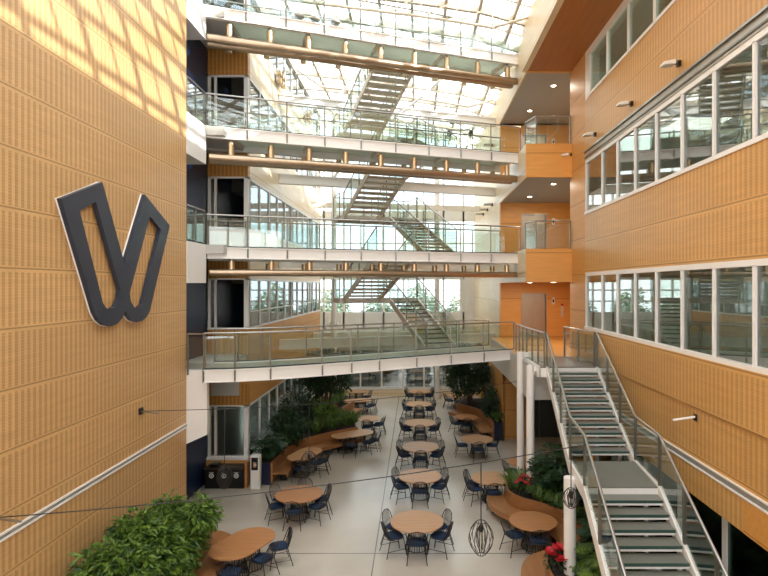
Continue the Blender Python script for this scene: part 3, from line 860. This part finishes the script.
def pendant(pts, px, w, h, zt, label):
    best = min(range(len(pts)-1), key=lambda i: abs((pts[i].x/pts[i].y*F+416)-px))
    p = pts[best]; q = pts[best+1] if (pts[best].x/pts[best].y*F+416) < px else pts[max(0, best-1)]
    f = lambda v: v.x/v.y*F+416
    t_ = (px-f(p))/(f(q)-f(p)) if q is not p else 0
    c = p.lerp(q, t_); x, y = c.x, c.y
    o = thing('wire_pendant', (x, y, zt), label, 'pendant lamp', 'wire basket pendants')
    MB().tube([(x, y, c.z), (x, y, zt-.12)], .012, 6).build('cord', 'wire', o)
    m = MB(); n = 14
    for k in range(n):
        a = 2*pi*k/n; pr = []
        for i in range(9):
            u = i/8; r = w/2*(sin(pi*(.10+.82*u))**.8); pr.append((x+r*cos(a), y+r*sin(a), zt-h*u))
        m.tube(pr, .007, 4)
    for u in (0, 1):
        r = w/2*(sin(pi*(.10+.82*u))**.8); m.tube([(x+r*cos(2*pi*k/16), y+r*sin(2*pi*k/16), zt-h*u) for k in range(16)], .008, 4, True)
    m.build('wire_shade', 'wire', o)
    m = MB()
    for k in range(9):
        a = 2*pi*k/9; m.tube([(x+w*.22*sin(pi*(.1+.8*i/6))*cos(a), y+w*.22*sin(pi*(.1+.8*i/6))*sin(a), zt-h*.12-h*.75*i/6) for i in range(7)], .006, 4)
    m.build('inner_wire_shade', 'wire', o)
    MB().lathe([(.02, .0), (.045, -.04), (.045, -.14), (.02, -.16)], (x, y, zt-.05), 10).build('lamp_socket', 'black', o)
pendant(cab1, 481, .50, .66, 2.70, 'wire basket pendant hanging in front of the middle floor, nearest of all')
pendant(cab2, 224.5, .42, .60, 2.55, 'wire basket pendant hanging before the black coffee counter')
pendant(cab2, 309, .50, .58, 2.6, 'wire basket pendant hanging over the oval table by the curved bench')
pendant(cab1, 571, .34, .40, 3.2, 'small wire pendant hanging in front of the short stair column')

# ---- chairs
def make_chair():
    r = thing('wire_chair', (0,0,0), 'black wire chair', 'chair')
    def se(w, d, n=20, y=0): 
        out = []
        for k in range(n):
            a = 2*pi*k/n; c, s_ = cos(a), sin(a)
            out.append((w/2*math.copysign(abs(c)**.6, c), y+d/2*math.copysign(abs(s_)**.6, s_)))
        return out
    m = MB(); p = se(.43, .41); q = se(.38, .36)
    n = len(p)
    m.add([(x,y,.455) for x,y in p]+[(x,y,.485) for x,y in p]+[(x,y,.50) for x,y in q],
          [tuple(range(n))[::-1]]+[(i,(i+1)%n,n+(i+1)%n,n+i) for i in range(n)]+[(n+i,n+(i+1)%n,2*n+(i+1)%n,2*n+i) for i in range(n)]+[tuple(range(2*n,3*n))])
    m.build('cushion', 'blue', r, True)
    m = MB(); m.tube([(x,y,.45) for x,y in se(.46, .44)], .011, 5, True)
    for x in (-.13, 0, .13): m.tube([(x,-.21,.45),(x,.21,.45)], .007, 4)
    m.build('seat_frame', 'darkwire', r)
    m = MB()  # back at +y side
    arc = [(-.22, .16, .45), (-.235, .22, .60), (-.215, .27, .74), (-.15, .30, .83), (0, .315, .865), (.15, .30, .83), (.215, .27, .74), (.235, .22, .60), (.22, .16, .45)]
    m.tube(arc, .012, 5)
    for k in range(9):
        x = -.18+.045*k; zt = .865-.10*(abs(x)/.22)**2.2; m.tube([(x, .20+.02*(1-abs(x)/.2), .46), (x*.97, .255, .62), (x*.95, .30, zt)], .0065, 4)
    m.tube([(-.23, .215, .58), (-.12, .25, .58), (.12, .25, .58), (.23, .215, .58)], .007, 4)
    m.build('backrest', 'darkwire', r)
    for sxx in (-1, 1):
        MB().tube([(sxx*.19, -.18, .45), (sxx*.24, -.25, 0)], .011, 5).build('leg', 'darkwire', r)
        MB().tube([(sxx*.19, .18, .45), (sxx*.25, .30, 0)], .011, 5).build('leg', 'darkwire', r)
        MB().tube([(sxx*.225, -.225, .16), (sxx*.235, .26, .16)], .008, 4).build('stretcher', 'darkwire', r)
    r.scale = (1.1, 1.1, 1.06)
    return r
CH = make_chair(); register(CH); ch_used = [0]
def place_chair(x, y, face, label, group):
    """face = direction (radians) the sitter looks to"""
    o = CH if not ch_used[0] else copy_tree(CH)
    ch_used[0] = 1
    o.location = (x, y, 0); o.rotation_euler = (0, 0, face+pi/2)
    o['label'] = label; o['group'] = group
    return o

def table(c, r, nm, chairs, mat='wood_top', oval=None, z=0.0, group='cafe tables'):
    """chairs = list of (angle deg, distance factor, words)"""
    x, y = c
    t = thing('cafe_table', (x, y, z), nm, 'table', group)
    if oval:
        lx, ly = oval; d = Vector((lx, ly)); Ln = d.length; d.normalize(); n_ = Vector((-d.y, d.x)); hl = Ln/2-r
        poly = []
        for k in range(17):
            a = -pi/2+pi*k/16; v = d*(hl+r*cos(a))+n_*(r*sin(a)); poly.append((x+v.x, y+v.y))
        for k in range(17):
            a = pi/2+pi*k/16; v = d*(-hl+r*cos(a))+n_*(r*sin(a)); poly.append((x+v.x, y+v.y))
        cs = [Vector((x, y))+d*(hl*.75), Vector((x, y))-d*(hl*.75)]
    else:
        poly = [(x+r*cos(2*pi*k/40), y+r*sin(2*pi*k/40)) for k in range(40)]; cs = [Vector((x, y))]
    MB().prism(poly, z+.73, z+.765).build('tabletop', mat, t, bevel=.006)
    for q in cs:
        m = MB(); n = 28; rb = .34
        for k in range(n):
            a = 2*pi*k/n
            m.tube([(q.x+rb*.85*cos(a), q.y+rb*.85*sin(a), z+.73), (q.x+rb*.72*cos(a), q.y+rb*.72*sin(a), z+.4), (q.x+rb*cos(a), q.y+rb*sin(a), z+.02)], .0095, 4)
        m.build('wire_pedestal', 'darkwire', t)
        for rr, zz in ((rb, .02), (rb*.72, .4), (rb*.85, .72)):
            MB().tube([(q.x+rr*cos(2*pi*k/20), q.y+rr*sin(2*pi*k/20), z+zz) for k in range(20)], .012, 5, True).build('ring', 'darkwire', t)
    return t

CHP = {205: 'front left', 335: 'front right', 155: 'rear left', 25: 'rear right', 270: 'front', 90: 'rear', 180: 'left', 0: 'right'}
def set_chairs(c, r, angs, tname, dist=None):
    for a in angs:
        d = dist or r-.05
        aa = radians(a); x = c[0]+d*cos(aa); y = c[1]+d*sin(aa)
        place_chair(x, y, aa+pi, 'black wire chair, %s of the %s' % (CHP[a], tname), 'chairs at the %s' % tname)

rows = [((417, 521.5), .76, 'nearest middle row table'), ((420, 476), .76, 'second middle row table'), ((420.5, 446.8), .76, 'third middle row table'),
        ((420, 422.8), .76, 'fourth middle row table'), ((419, 404), .72, 'fifth middle row table'), ((419.4, 391.3), .70, 'farthest middle row table')]
ordw = ['nearest', 'second', 'third', 'fourth', 'fifth', 'farthest']
for i, ((px, py), r, nm) in enumerate(rows):
    c = G(px, py, .75)
    table(c, r, 'round oak table with wire pedestal, %s in the middle row' % ordw[i], [])
    set_chairs(c, r, (205, 335, 155, 25, 270), nm)
rs = [((477, 439), .70, 'round oak table beside the navy planter end', 'table beside the navy planter', (180, 0, 270), 'wood_top'),
      ((466, 417), .60, 'round oak table inside the right rear bench curve', 'table in the right rear bench curve', (205, 270), 'wood_warm'),
      ((491, 478), .69, 'round oak table left of the two tall white columns', 'table left of the tall white columns', (205, 155, 25, 270), 'wood_top'),
      ((458.5, 395.5), .66, 'round oak table in front of the rear podium at right', 'right table by the rear podium', (180, 205, 270), 'wood_top'),
      ((533, 521), .68, 'round warm oak table in the niche of the near right bench', 'table in the near right bench niche', (205, 270), 'wood_warm'),
      ((524, 462), .60, 'round oak table half hidden behind the tall white columns', 'table behind the tall white columns', (205,), 'wood_warm'),
      ((299, 494), .76, 'round oak table on the open floor before the white terminal', 'open floor table by the white terminal', (205, 335, 155, 25, 270, 90), 'wood_warm'),
      ((368, 418.5), .62, 'round oak table at the right end of the curved planter', 'table at the curved planter end', (335, 270, 0), 'wood_top')]
for (p, r, lab, nm, angs, mt) in rs:
    c = G(p[0], p[1], .75); table(c, r, lab, [], mt); set_chairs(c, r, angs, nm)
ov = [((243, 543), .60, (.80, 1.75), 'oval warm oak table beside the near left shrub planter', 'oval table near the big shrub', (270, 25, 335), 'wood_warm'),
      ((305, 454), .50, (.55, 1.75), 'oval oak table at the bend of the curved bench', 'oval table at the bench bend', (0, 335, 270), 'wood_top'),
      ((352.5, 434), .52, (1.7, 1.1), 'oval pale oak table at the end of the long curved bench', 'oval table at the bench end', (0, 270, 335), 'wood_top'),
      ((357, 400.5), .48, (1.6, .6), 'oval oak table beside the rear left bench', 'oval table by the rear left bench', (0, 335), 'wood_top'),
      ((356, 391.5), .50, (1.5, .2), 'farthest left oak table before the rear podium', 'farthest left table', (335, 205), 'wood_top')]
for (p, r, o_, lab, nm, angs, mt) in ov:
    c = G(p[0], p[1], .75); table(c, r, lab, [], mt, oval=o_)
    d = Vector(o_).normalized()
    for a in angs:
        aa = radians(a); v = Vector((cos(aa), sin(aa))); e = r + abs(v.dot(d))*(Vector(o_).length/2-r) + .05
        place_chair(c[0]+v.x*e, c[1]+v.y*e, aa+pi, 'black wire chair, %s of the %s' % (CHP[a], nm), 'chairs at the %s' % nm)
# tables in the glazed rear room
for i, px in enumerate((333, 384, 419, 452)):
    c = ((px-416)/F*40.5, 40.5)
    table(c, .8, 'oak table inside the glazed rear room, %s' % ['first from the left', 'second from the left', 'third from the left', 'last on the right'][i], [], 'wood_warm', z=.45, group='rear room tables')
    o = None
    for a in (180, 0):
        aa = radians(a); o = place_chair(c[0]+.85*cos(aa), c[1], aa+pi, 'dark wire chair on the %s of the %s table in the rear room' % (CHP[a], ['first', 'second', 'third', 'last'][i]), 'rear room chairs'); o.location.z = .45
# white ladder frame in the rear room
sh = thing('shelf_rack', (-2.9, 39.5, .45), 'white open ladder rack inside the rear room', 'rack')
for x in (-3.2, -2.6): MB().bar((x, 39.5, .45), (x, 39.5, 2.4), .05, .05).build('upright', 'white', sh)
for k in range(5): MB().bar((-3.2, 39.5, .75+k*.38), (-2.6, 39.5, .75+k*.38), .04, .04).build('rung', 'white', sh)

# ---- coffee counter
cc = thing('coffee_counter', (-7.1, 20.5, 0), 'black coffee counter with three round white emblems under the kiosk window', 'counter')
cx0, cx1 = -7.82, -6.38
B(cx0, cx1, 20.35, 20.96, 0, .70).build('cabinet', 'black', cc, bevel=.01)
B(cx0-.03, cx1+.03, 20.32, 20.97, .70, .74).build('worktop', 'brown', cc)
for k in range(3):
    x = cx0+.25+k*.46
    MB().lathe([(.085, 0), (.085, .012)], (0,0,0), 18)
    m = MB().tube([(x, 20.35, .48), (x, 20.335, .48)], .09, 18); e = m.build('round_emblem', 'white', cc)
    MB().tube([(x, 20.336, .48), (x, 20.328, .48)], .055, 16).build('emblem_center', 'black', e)
    MB().tube([(x, 20.329, .48), (x, 20.322, .48)], .03, 12).build('emblem_dot', 'white', e)
    B(x-.09, x+.09, 20.335, 20.345, .59, .61).build('lettering_strip', 'ltgrey', cc)
cm = thing('coffee_machine', (-7.5, 20.7, .74), 'low dark machine on the left of the coffee counter', 'machine')
B(-7.7, -7.4, 20.5, 20.9, .74, .82).build('body', 'black', cm, bevel=.02); B(-7.66, -7.44, 20.55, 20.85, .82, .85).build('cup_rail', 'post', cm)
cm = thing('serving_tray', (-6.75, 20.7, .74), 'dark tray on the right of the coffee counter', 'tray')
B(-6.98, -6.55, 20.5, 20.85, .74, .76).build('tray_base', 'black', cm); B(-6.98, -6.55, 20.48, 20.5, .74, .79).build('tray_rim', 'post', cm)
# wood end panel
tag(B(-6.36, -6.26, 20.4, 21.05, 0, .95).build('counter_end_panel', 'wood_warm'), 'upright amber wood panel between the black counter and the terminal', 'panel')
# ---- terminal
tm = thing('info_terminal', (-5.95, 20.4, 0), 'slim white terminal with a black screen beside the coffee counter', 'terminal')
B(-6.1, -5.76, 20.25, 20.5, 0, 1.26).build('housing', 'white', tm, bevel=.015)
s_ = B(-6.06, -5.82, 20.235, 20.25, .72, 1.18).build('screen', 'screen', tm)
B(-6.0, -5.88, 20.23, 20.235, .82, 1.02).build('screen_picture', 'skin', s_)
MB().tube([(-5.92, 20.232, .92), (-5.92, 20.226, .92)], .05, 12).build('screen_button', 'ltgrey', s_)

# ---- benches and planters
def strip(path, d0, d1, z0, z1):
    a = offset(path, d0); b = offset(path, d1); return MB().prism(a+b[::-1], z0, z1)
def smooth_path(p, n=6):
    out = []
    for i in range(len(p)-1):
        p0 = Vector(p[max(0,i-1)]); p1 = Vector(p[i]); p2 = Vector(p[i+1]); p3 = Vector(p[min(len(p)-1,i+2)])
        for k in range(n):
            t_ = k/n
            out.append(tuple(.5*((2*p1)+(-p0+p2)*t_+(2*p0-5*p1+4*p2-p3)*t_*t_+(-p0+3*p1-3*p2+p3)*t_**3)))
    out.append(tuple(p[-1])); return out
def bench(path, sd, label, seat=.55, zb=.86, legs=4, mat='wood_bench'):
    """path runs along the backrest; sd=+1 seat to the left of the path"""
    c = path[len(path)//2]
    o = thing('curved_bench', (c[0], c[1], 0), label, 'bench', 'wooden benches')
    strip(path, .02*sd, seat*sd, .40, .46).build('seat', mat, o)
    strip(path, (seat-.05)*sd, seat*sd, .30, .40).build('seat_apron', mat, o)
    strip(path, -.05*sd, .02*sd, .10, zb).build('backrest', mat, o)
    inner = offset(path, seat*.55*sd)
    for k in range(legs):
        p = inner[int((k+.5)*len(inner)/legs)]; MB().bar((p[0], p[1], 0), (p[0], p[1], .4), .08, .25).build('leg', 'black', o)
    return o
def planter(poly, label, z=.8, mat='navy_pl'):
    cx = sum(p[0] for p in poly)/len(poly); cy = sum(p[1] for p in poly)/len(poly)
    o = thing('planter', (cx, cy, 0), label, 'planter', 'navy planters')
    MB().prism(poly, 0, z).build('box', mat, o)
    ins = [(cx+(p[0]-cx)*.97, cy+(p[1]-cy)*.97) for p in poly]
    MB().prism(ins, z, z+.02).build('soil', 'soil', o)
    return o
# left curved bench
pl = smooth_path([(-5.42, 20.7), (-5.38, 22.0), (-5.05, 23.6), (-4.3, 24.6), (-3.4, 25.4), (-2.75, 25.9)])
bench(pl, -1, 'long curved amber bench wrapping the left planter', .6)
planter([(-6.3, 20.85), (-5.48, 20.7)] + offset(pl, .09)[1:] + [(-3.0, 27.0), (-3.9, 28.3), (-6.3, 28.6)], 'large navy planter behind the curved left bench', .80)
# rear left bench + planter
pl2 = smooth_path([(-4.2, 29.1), (-3.95, 30.4), (-3.6, 31.8)])
bench(pl2, -1, 'short rear left bench near the red flowers', .55, legs=2)
planter([(-6.3, 29.0), (-4.3, 29.0)]+offset(pl2, .09)[1:]+[(-4.2, 33.5), (-6.3, 33.5)], 'rear left navy planter behind the short bench', .7)
# right rear
pl3 = smooth_path([(2.3, 31.2), (3.0, 30.3), (3.6, 29.0), (3.72, 27.3), (3.72, 26.6)])
bench(pl3, -1, 'right rear bench curving around a round table', .65, legs=3)
planter([(2.4, 31.3)]+offset(pl3, .09)[1:-1]+[(3.8, 26.7), (4.22, 26.7), (4.22, 32.6), (2.8, 32.6)], 'right rear navy planter beside the wood wall', .85)
# right near A
pl4 = smooth_path([(3.05, 18.6), (2.98, 17.9), (3.3, 17.3), (3.95, 16.75), (4.45, 16.1), (4.62, 15.3), (4.45, 14.6)])
bench(pl4, -1, 'curved bench around the red flower planter under the stair', .62)
planter(offset(pl4, .09)+[(5.6, 14.6), (5.6, 18.6)], 'right planter with ferns between the tall columns and the stair', .8)
# right near B
pl5 = smooth_path([(3.9, 14.2), (3.35, 13.9), (3.12, 13.1), (3.15, 12.0), (3.2, 10.8)])
bench(pl5, -1, 'bench fragment at the bottom edge below the red poinsettias', .6, legs=3)
planter(offset(pl5, .09)+[(5.4, 10.8), (5.4, 14.2)], 'nearest right planter with poinsettias under the main stair', .8)
# left near
pl6 = smooth_path([(-7.0, 15.35), (-6.0, 15.3), (-5.55, 14.9), (-5.5, 13.5), (-5.5, 10.6)])
bench(pl6, 1, 'amber bench along the near left planter with the big shrub', .62)
planter([(-7.04, 15.2)]+offset(pl6, -.09)[2:]+[(-7.04, 10.6)], 'near left planter holding the big shrub', .8)

# ---- plants
XLIM = [-99, 99]
def leaf_cloud(m, c, rad, n, ls, shell=.55, w=.38, droop=.3):
    cx, cy, cz = c
    for _ in range(n):
        while True:
            p = Vector((random.uniform(-1,1), random.uniform(-1,1), random.uniform(-1,1)))
            if shell < p.length <= 1: break
        rr = 1+.14*sin(5*p.x+3*p.z)+.1*sin(7*p.y+4*p.x)
        q = Vector((cx+p.x*rad[0]*rr, cy+p.y*rad[1]*rr, cz+p.z*rad[2]*rr))
        d = Vector((p.x+random.uniform(-.7,.7), p.y+random.uniform(-.7,.7), p.z*.5+random.uniform(-.5,.5)-droop)).normalized()
        up = Vector((random.uniform(-.5,.5), random.uniform(-.5,.5), 1)); s_ = d.cross(up).normalized()
        l = ls*random.uniform(.7, 1.3); ww = l*w/2
        nn = s_.cross(d).normalized()
        if not (XLIM[0] < q.x < XLIM[1] and XLIM[0] < (q+d*l).x < XLIM[1]): continue
        m.add([q, q+d*l*.45+s_*ww+nn*l*.06, q+d*l-nn*l*.08, q+d*l*.45-s_*ww+nn*l*.06], [(0,1,2),(0,2,3)])
def shrub(name, c, rad, n, ls, mat, label, cat='plant', base=.8, trunk=.03, group=None, stems=4, w=.38):
    o = thing(name, (c[0], c[1], base), label, cat, group)
    m = MB(); leaf_cloud(m, c, rad, n, ls, w=w)
    for k in range(4):
        a = random.uniform(0, 6.28); leaf_cloud(m, (c[0]+rad[0]*.6*cos(a), c[1]+rad[1]*.6*sin(a), c[2]+rad[2]*random.uniform(-.2,.5)), tuple(q*.5 for q in rad), n//7, ls, .3, w=w)
    m.build('foliage', mat, o, fix=False)
    m = MB()
    for k in range(stems):
        a = 2*pi*k/stems
        m.tube([(c[0]+.05*cos(a), c[1]+.05*sin(a), base), (c[0]+.3*rad[0]*cos(a), c[1]+.3*rad[1]*sin(a), c[2]), (c[0]+.6*rad[0]*cos(a), c[1]+.6*rad[1]*sin(a), c[2]+rad[2]*.5)], [trunk, trunk*.7, trunk*.3], 6)
    m.build('stems', 'bark', o)
    return o
def blades(name, c, r, h, n, mat, label, w=.02, base=.82, group=None, droop=.6):
    o = thing(name, (c[0], c[1], base), label, 'plant', group); m = MB()
    for _ in range(n):
        a = random.uniform(0, 2*pi); q = Vector((c[0]+r*.5*random.uniform(0,1)*cos(a), c[1]+r*.5*random.uniform(0,1)*sin(a), base))
        d = Vector((cos(a), sin(a), 0)); s_ = Vector((-sin(a), cos(a), 0))*w; hh = h*random.uniform(.6, 1.1); rr = r*random.uniform(.4, 1.1)
        p1 = q+d*rr*.35+Vector((0,0,hh*.7)); p2 = q+d*rr*.75+Vector((0,0,hh)); p3 = q+d*rr*1.15+Vector((0,0,hh*(1-droop*.5)))
        m.add([q-s_, q+s_, p1+s_*1.2, p1-s_*1.2, p2+s_*.8, p2-s_*.8, p3], [(0,1,2,3),(3,2,4,5),(5,4,6)])
    m.build('fronds', mat, o, fix=False); return o
def monstera(c, h, r, n, ls, mat, label, base=.8):
    """big lobed leaves on arching stalks"""
    o = thing('monstera', (c[0], c[1], base), label, 'plant', 'monsteras'); m = MB(); st = MB()
    for k in range(n):
        a = random.uniform(0, 2*pi); rr = r*sqrt(random.uniform(.02, 1)); hh = base+(h-base)*random.uniform(.25, 1)*(1-.45*(rr/r)**2)
        q = Vector((c[0]+rr*cos(a), c[1]+rr*sin(a), hh)); root = Vector((c[0]+.1*cos(a), c[1]+.1*sin(a), base))
        st.tube([root, root.lerp(q, .5)+Vector((0,0,.15)), q], .012, 4)
        d = Vector((cos(a)+random.uniform(-.4,.4), sin(a)+random.uniform(-.4,.4), random.uniform(-.7,.1))).normalized()
        s_ = d.cross(Vector((random.uniform(-.3,.3), random.uniform(-.3,.3), 1))).normalized(); l = ls*random.uniform(.7,1.15); nn = s_.cross(d)
        # lobes
        for i in range(4):
            t0, t1 = i/4, (i+.72)/4
            for sd in (-1, 1):
                wd = l*.5*sin(pi*(.25+.65*(i+.4)/4)); b0 = q+d*l*t0; b1 = q+d*l*t1; 
                m.add([b0, b1, b1+s_*sd*wd+d*l*.10-nn*l*.06, b0+s_*sd*wd*.95+d*l*.06-nn*l*.06], [(0,1,2,3)])
        b0 = q+d*l*.85; m.add([b0-s_*l*.1, b0+s_*l*.1, b0+d*l*.25], [(0,1,2)])
    m.build('leaves', mat, o, fix=False); st.build('stalks', 'leaf_dark', o)
def flowers(c, r, n, label, base=.82, ls=.11):
    o = thing('poinsettia', (c[0], c[1], base), label, 'flowers', 'red flowers'); m = MB(); g = MB()
    for k in range(n):
        a = random.uniform(0, 6.28); rr = r*sqrt(random.uniform(0,1)); q = Vector((c[0]+rr*cos(a), c[1]+rr*sin(a), base+.42*(1-.5*(rr/r)**2)+random.uniform(-.04,.04)))
        for i in range(9):
            b = 2*pi*i/9+a; l = ls*(1 if i % 2 else .7); d = Vector((cos(b), sin(b), .25+.2*(i%2))).normalized(); s_ = Vector((-sin(b), cos(b), 0))*l*.28
            m.add([q, q+d*l*.5+s_, q+d*l, q+d*l*.5-s_], [(0,1,2,3)])
        g.tube([(c[0], c[1], base), tuple(q)], .008, 4)
    m.build('petals', 'red', o, fix=False); leaf_cloud(g, (c[0], c[1], base+.15), (r*1.1, r*1.1, .18), n*7, .12, .2); g.build('leaves', 'leaf_dark', o, fix=False)

# near left shrub
XLIM[0] = -7.0
shrub('broadleaf_shrub', (-6.05, 12.4, 1.30), (1.0, 1.75, .86), 7000, .18, 'leaf_mid', 'big bushy mid green shrub at the bottom left against the wood wall', w=.40, trunk=.05, stems=6)
blades('grass_tuft', (-5.75, 14.6), .45, .4, 120, 'leaf_grass', 'thin grass tuft behind the near left bench', .008)
XLIM[0] = -6.3
bs = [o for o in bpy.data.objects if o.name.startswith('broadleaf_shrub')][0]
m = MB(); XLIM[0] = -7.0
for c_, r_, n_ in (((-5.3, 13.5, 1.9), (.42, .5, .36), 550), ((-6.4, 11.2, 1.7), (.55, .7, .5), 800), ((-6.2, 11.0, 1.3), (.6, .6, .5), 800), ((-6.1, 13.6, 1.9), (.45, .5, .36), 600), ((-6.3, 12.4, 2.05), (.5, .5, .3), 600)):
    leaf_cloud(m, c_, r_, n_, .2, .4, w=.4)
m.build('side_branches', 'leaf_mid', bs, fix=False)
XLIM[0] = -6.3
# left planter
monstera((-5.75, 21.5), 1.9, .5, 90, .32, 'leaf_dark', 'dark monstera at the terminal end of the left planter')
shrub('leafy_shrub', (-5.5, 23.4, 1.5), (.75, .95, .8), 1500, .17, 'leaf_dark', 'dark shrub in the left planter bend')
shrub('leafy_shrub', (-5.6, 25.5, 1.7), (.8, 1.0, .95), 1500, .17, 'leaf_dark', 'taller dark shrub before the left glazing')
shrub('leafy_shrub', (-4.6, 26.6, 1.3), (.95, .8, .65), 1400, .15, 'leaf_mid', 'mid green shrub in the middle of the left planter')
tr = shrub('indoor_tree', (-4.6, 28.2, 3.1), (1.35, 1.2, 1.15), 3600, .20, 'leaf_dark', 'dark leafy indoor tree rising from the left planter', 'tree', trunk=.07)
shrub('indoor_tree', (-5.6, 31.3, 2.6), (.8, 1.2, 1.1), 1500, .2, 'leaf_dark', 'farther dark tree beside the left glazing', 'tree', base=.7, trunk=.06)
for i, (x, y) in enumerate(((-5.7, 22.6), (-4.6, 25.2), (-4.0, 25.8), (-3.35, 26.5), (-3.1, 26.9), (-3.8, 27.2))):
    blades('fern', (x, y), .5, .55, 130, 'leaf_grass', 'green fern on the left planter edge, number %s from the terminal' % ['one', 'two', 'three', 'four', 'five', 'six'][i], .016, group='ferns of the left planter')
for i, (x, y) in enumerate(((-4.7, 30.0), (-4.4, 31.4), (-4.6, 32.6))):
    blades('fern', (x, y), .5, .7, 130, 'leaf_grass', 'light green fern in the rear left planter, %s' % ['nearest', 'middle', 'farthest'][i], .016, base=.72, group='ferns of the rear left planter')
flowers((-4.45, 29.5), .3, 8, 'small red flowers at the front of the rear left planter', .72)
XLIM[0] = -99; XLIM[1] = 4.2
# right rear
shrub('indoor_tree', (3.0, 30.9, 2.7), (1.2, 1.3, 1.35), 3600, .22, 'leaf_dark', 'dark indoor tree in the right rear planter', 'tree', base=.85, trunk=.06)
shrub('leafy_shrub', (3.95, 28.6, 1.5), (.45, 1.2, .75), 1300, .18, 'leaf_dark', 'dark shrub before the wood wall in the right rear planter', base=.85)
blades('fern', (4.0, 27.1), .35, .4, 90, 'leaf_grass', 'small fern on the end of the right rear navy planter', .014, base=.87)
flowers((3.2, 30.3), .2, 3, 'single red bloom in the right rear planter', .87)
XLIM[1] = 99
# right near A
monstera((4.5, 17.4), 2.65, .75, 150, .40, 'leaf_dark', 'tall monstera right of the two tall white columns')
monstera((5.0, 16.0), 2.0, .6, 90, .4, 'leaf_dark', 'monstera under the upper stair flight')
for i, (x, y) in enumerate(((3.3, 18.2), (3.95, 17.25), (4.3, 16.8), (4.6, 16.4), (4.85, 15.7))):
    blades('fern', (x, y), .52, .5, 170, 'leaf_grass', 'drooping fern on the right planter edge, %s from the columns' % ['first', 'second', 'third', 'fourth', 'fifth'][i], .014, group='ferns of the right planter')
flowers((3.42, 17.35), .28, 12, 'red poinsettia at the foot of the tall white columns', base=1.05, ls=.14)
# right near B
flowers((3.38, 13.0), .30, 20, 'large red poinsettia at the foot of the short stair column', ls=.17, base=.9)
monstera((4.4, 12.5), 1.75, .6, 70, .42, 'leaf_mid', 'near monstera below the main stair at the bottom edge')
monstera((4.8, 13.6), 1.9, .6, 70, .4, 'leaf_dark', 'darker monstera behind the near one under the stair')
monstera((4.3, 11.5), 1.5, .6, 60, .4, 'leaf_mid', 'lowest monstera at the bottom edge beside the stair stringer')

# outdoor trees behind the facade
for i, (x, y, h) in enumerate(((-12, 52, 6), (-7.5, 50, 7), (-3.5, 53, 6.2), (.5, 51, 7.2), (4.5, 54, 6.4), (9, 52, 7), (-16, 56, 7))):
    shrub('outdoor_tree', (x, y, h*.6), (1.9, 1.7, h*.42), 1100, .5, 'leaf_out', 'pale green tree outside the rear facade, %s from the left' % ['second', 'third', 'fourth', 'fifth', 'sixth', 'last', 'first'][i], 'tree', base=-.05, trunk=.16, group='trees outside', w=.6)

# ================================================================= LIGHT, SKY, CAMERA
w = bpy.data.worlds.new('sky'); SC.world = w; w.use_nodes = True
nt = w.node_tree
for n in list(nt.nodes): nt.nodes.remove(n)
tc = nd(nt, 'ShaderNodeTexCoord')
nz = nd(nt, 'ShaderNodeTexNoise', inp={'Vector': tc.outputs['Generated'], 'Scale': 3.0, 'Detail': 5.0})
mp = nd(nt, 'ShaderNodeMapRange', inp={0: nz.outputs[0], 1: .42, 2: .58})
mx = mixc(nt, mp.outputs[0], (.78, .89, 1.0, 1), (1.0, .985, .96, 1))
bg = nd(nt, 'ShaderNodeBackground', inp={0: mx, 1: 3.2})
wo = nd(nt, 'ShaderNodeOutputWorld', inp={0: bg.outputs[0]})
sd = bpy.data.lights.new('sun', 'SUN'); sd.energy = 6.5; sd.angle = radians(.8); sd.color = (1, .97, .93)
so = bpy.data.objects.new('sun', sd); COL.objects.link(so)
so.rotation_euler = Vector((-.85, .38, -.40)).to_track_quat('-Z', 'Y').to_euler(); so.location = (20, -10, 30)

cd = bpy.data.cameras.new('camera'); cam = bpy.data.objects.new('camera', cd); COL.objects.link(cam)
cd.sensor_width = 36; cd.lens = F/768*36; cd.shift_x = -32/768; cd.shift_y = -2/768; cd.clip_end = 300
cam.location = (0, 0, H); cam.rotation_euler = (pi/2, 0, 0)
SC.camera = cam
SC.view_settings.view_transform = 'Standard'; SC.view_settings.look = 'None'; SC.view_settings.gamma = 1
SC.view_settings.exposure = 0.42; SC.view_settings.use_curve_mapping = False
c = SC.cycles
c.max_bounces = 9; c.diffuse_bounces = 5; c.glossy_bounces = 4; c.transmission_bounces = 4; c.transparent_max_bounces = 28
c.use_denoising = True; c.sample_clamp_indirect = 6; c.caustics_reflective = False; c.caustics_refractive = False
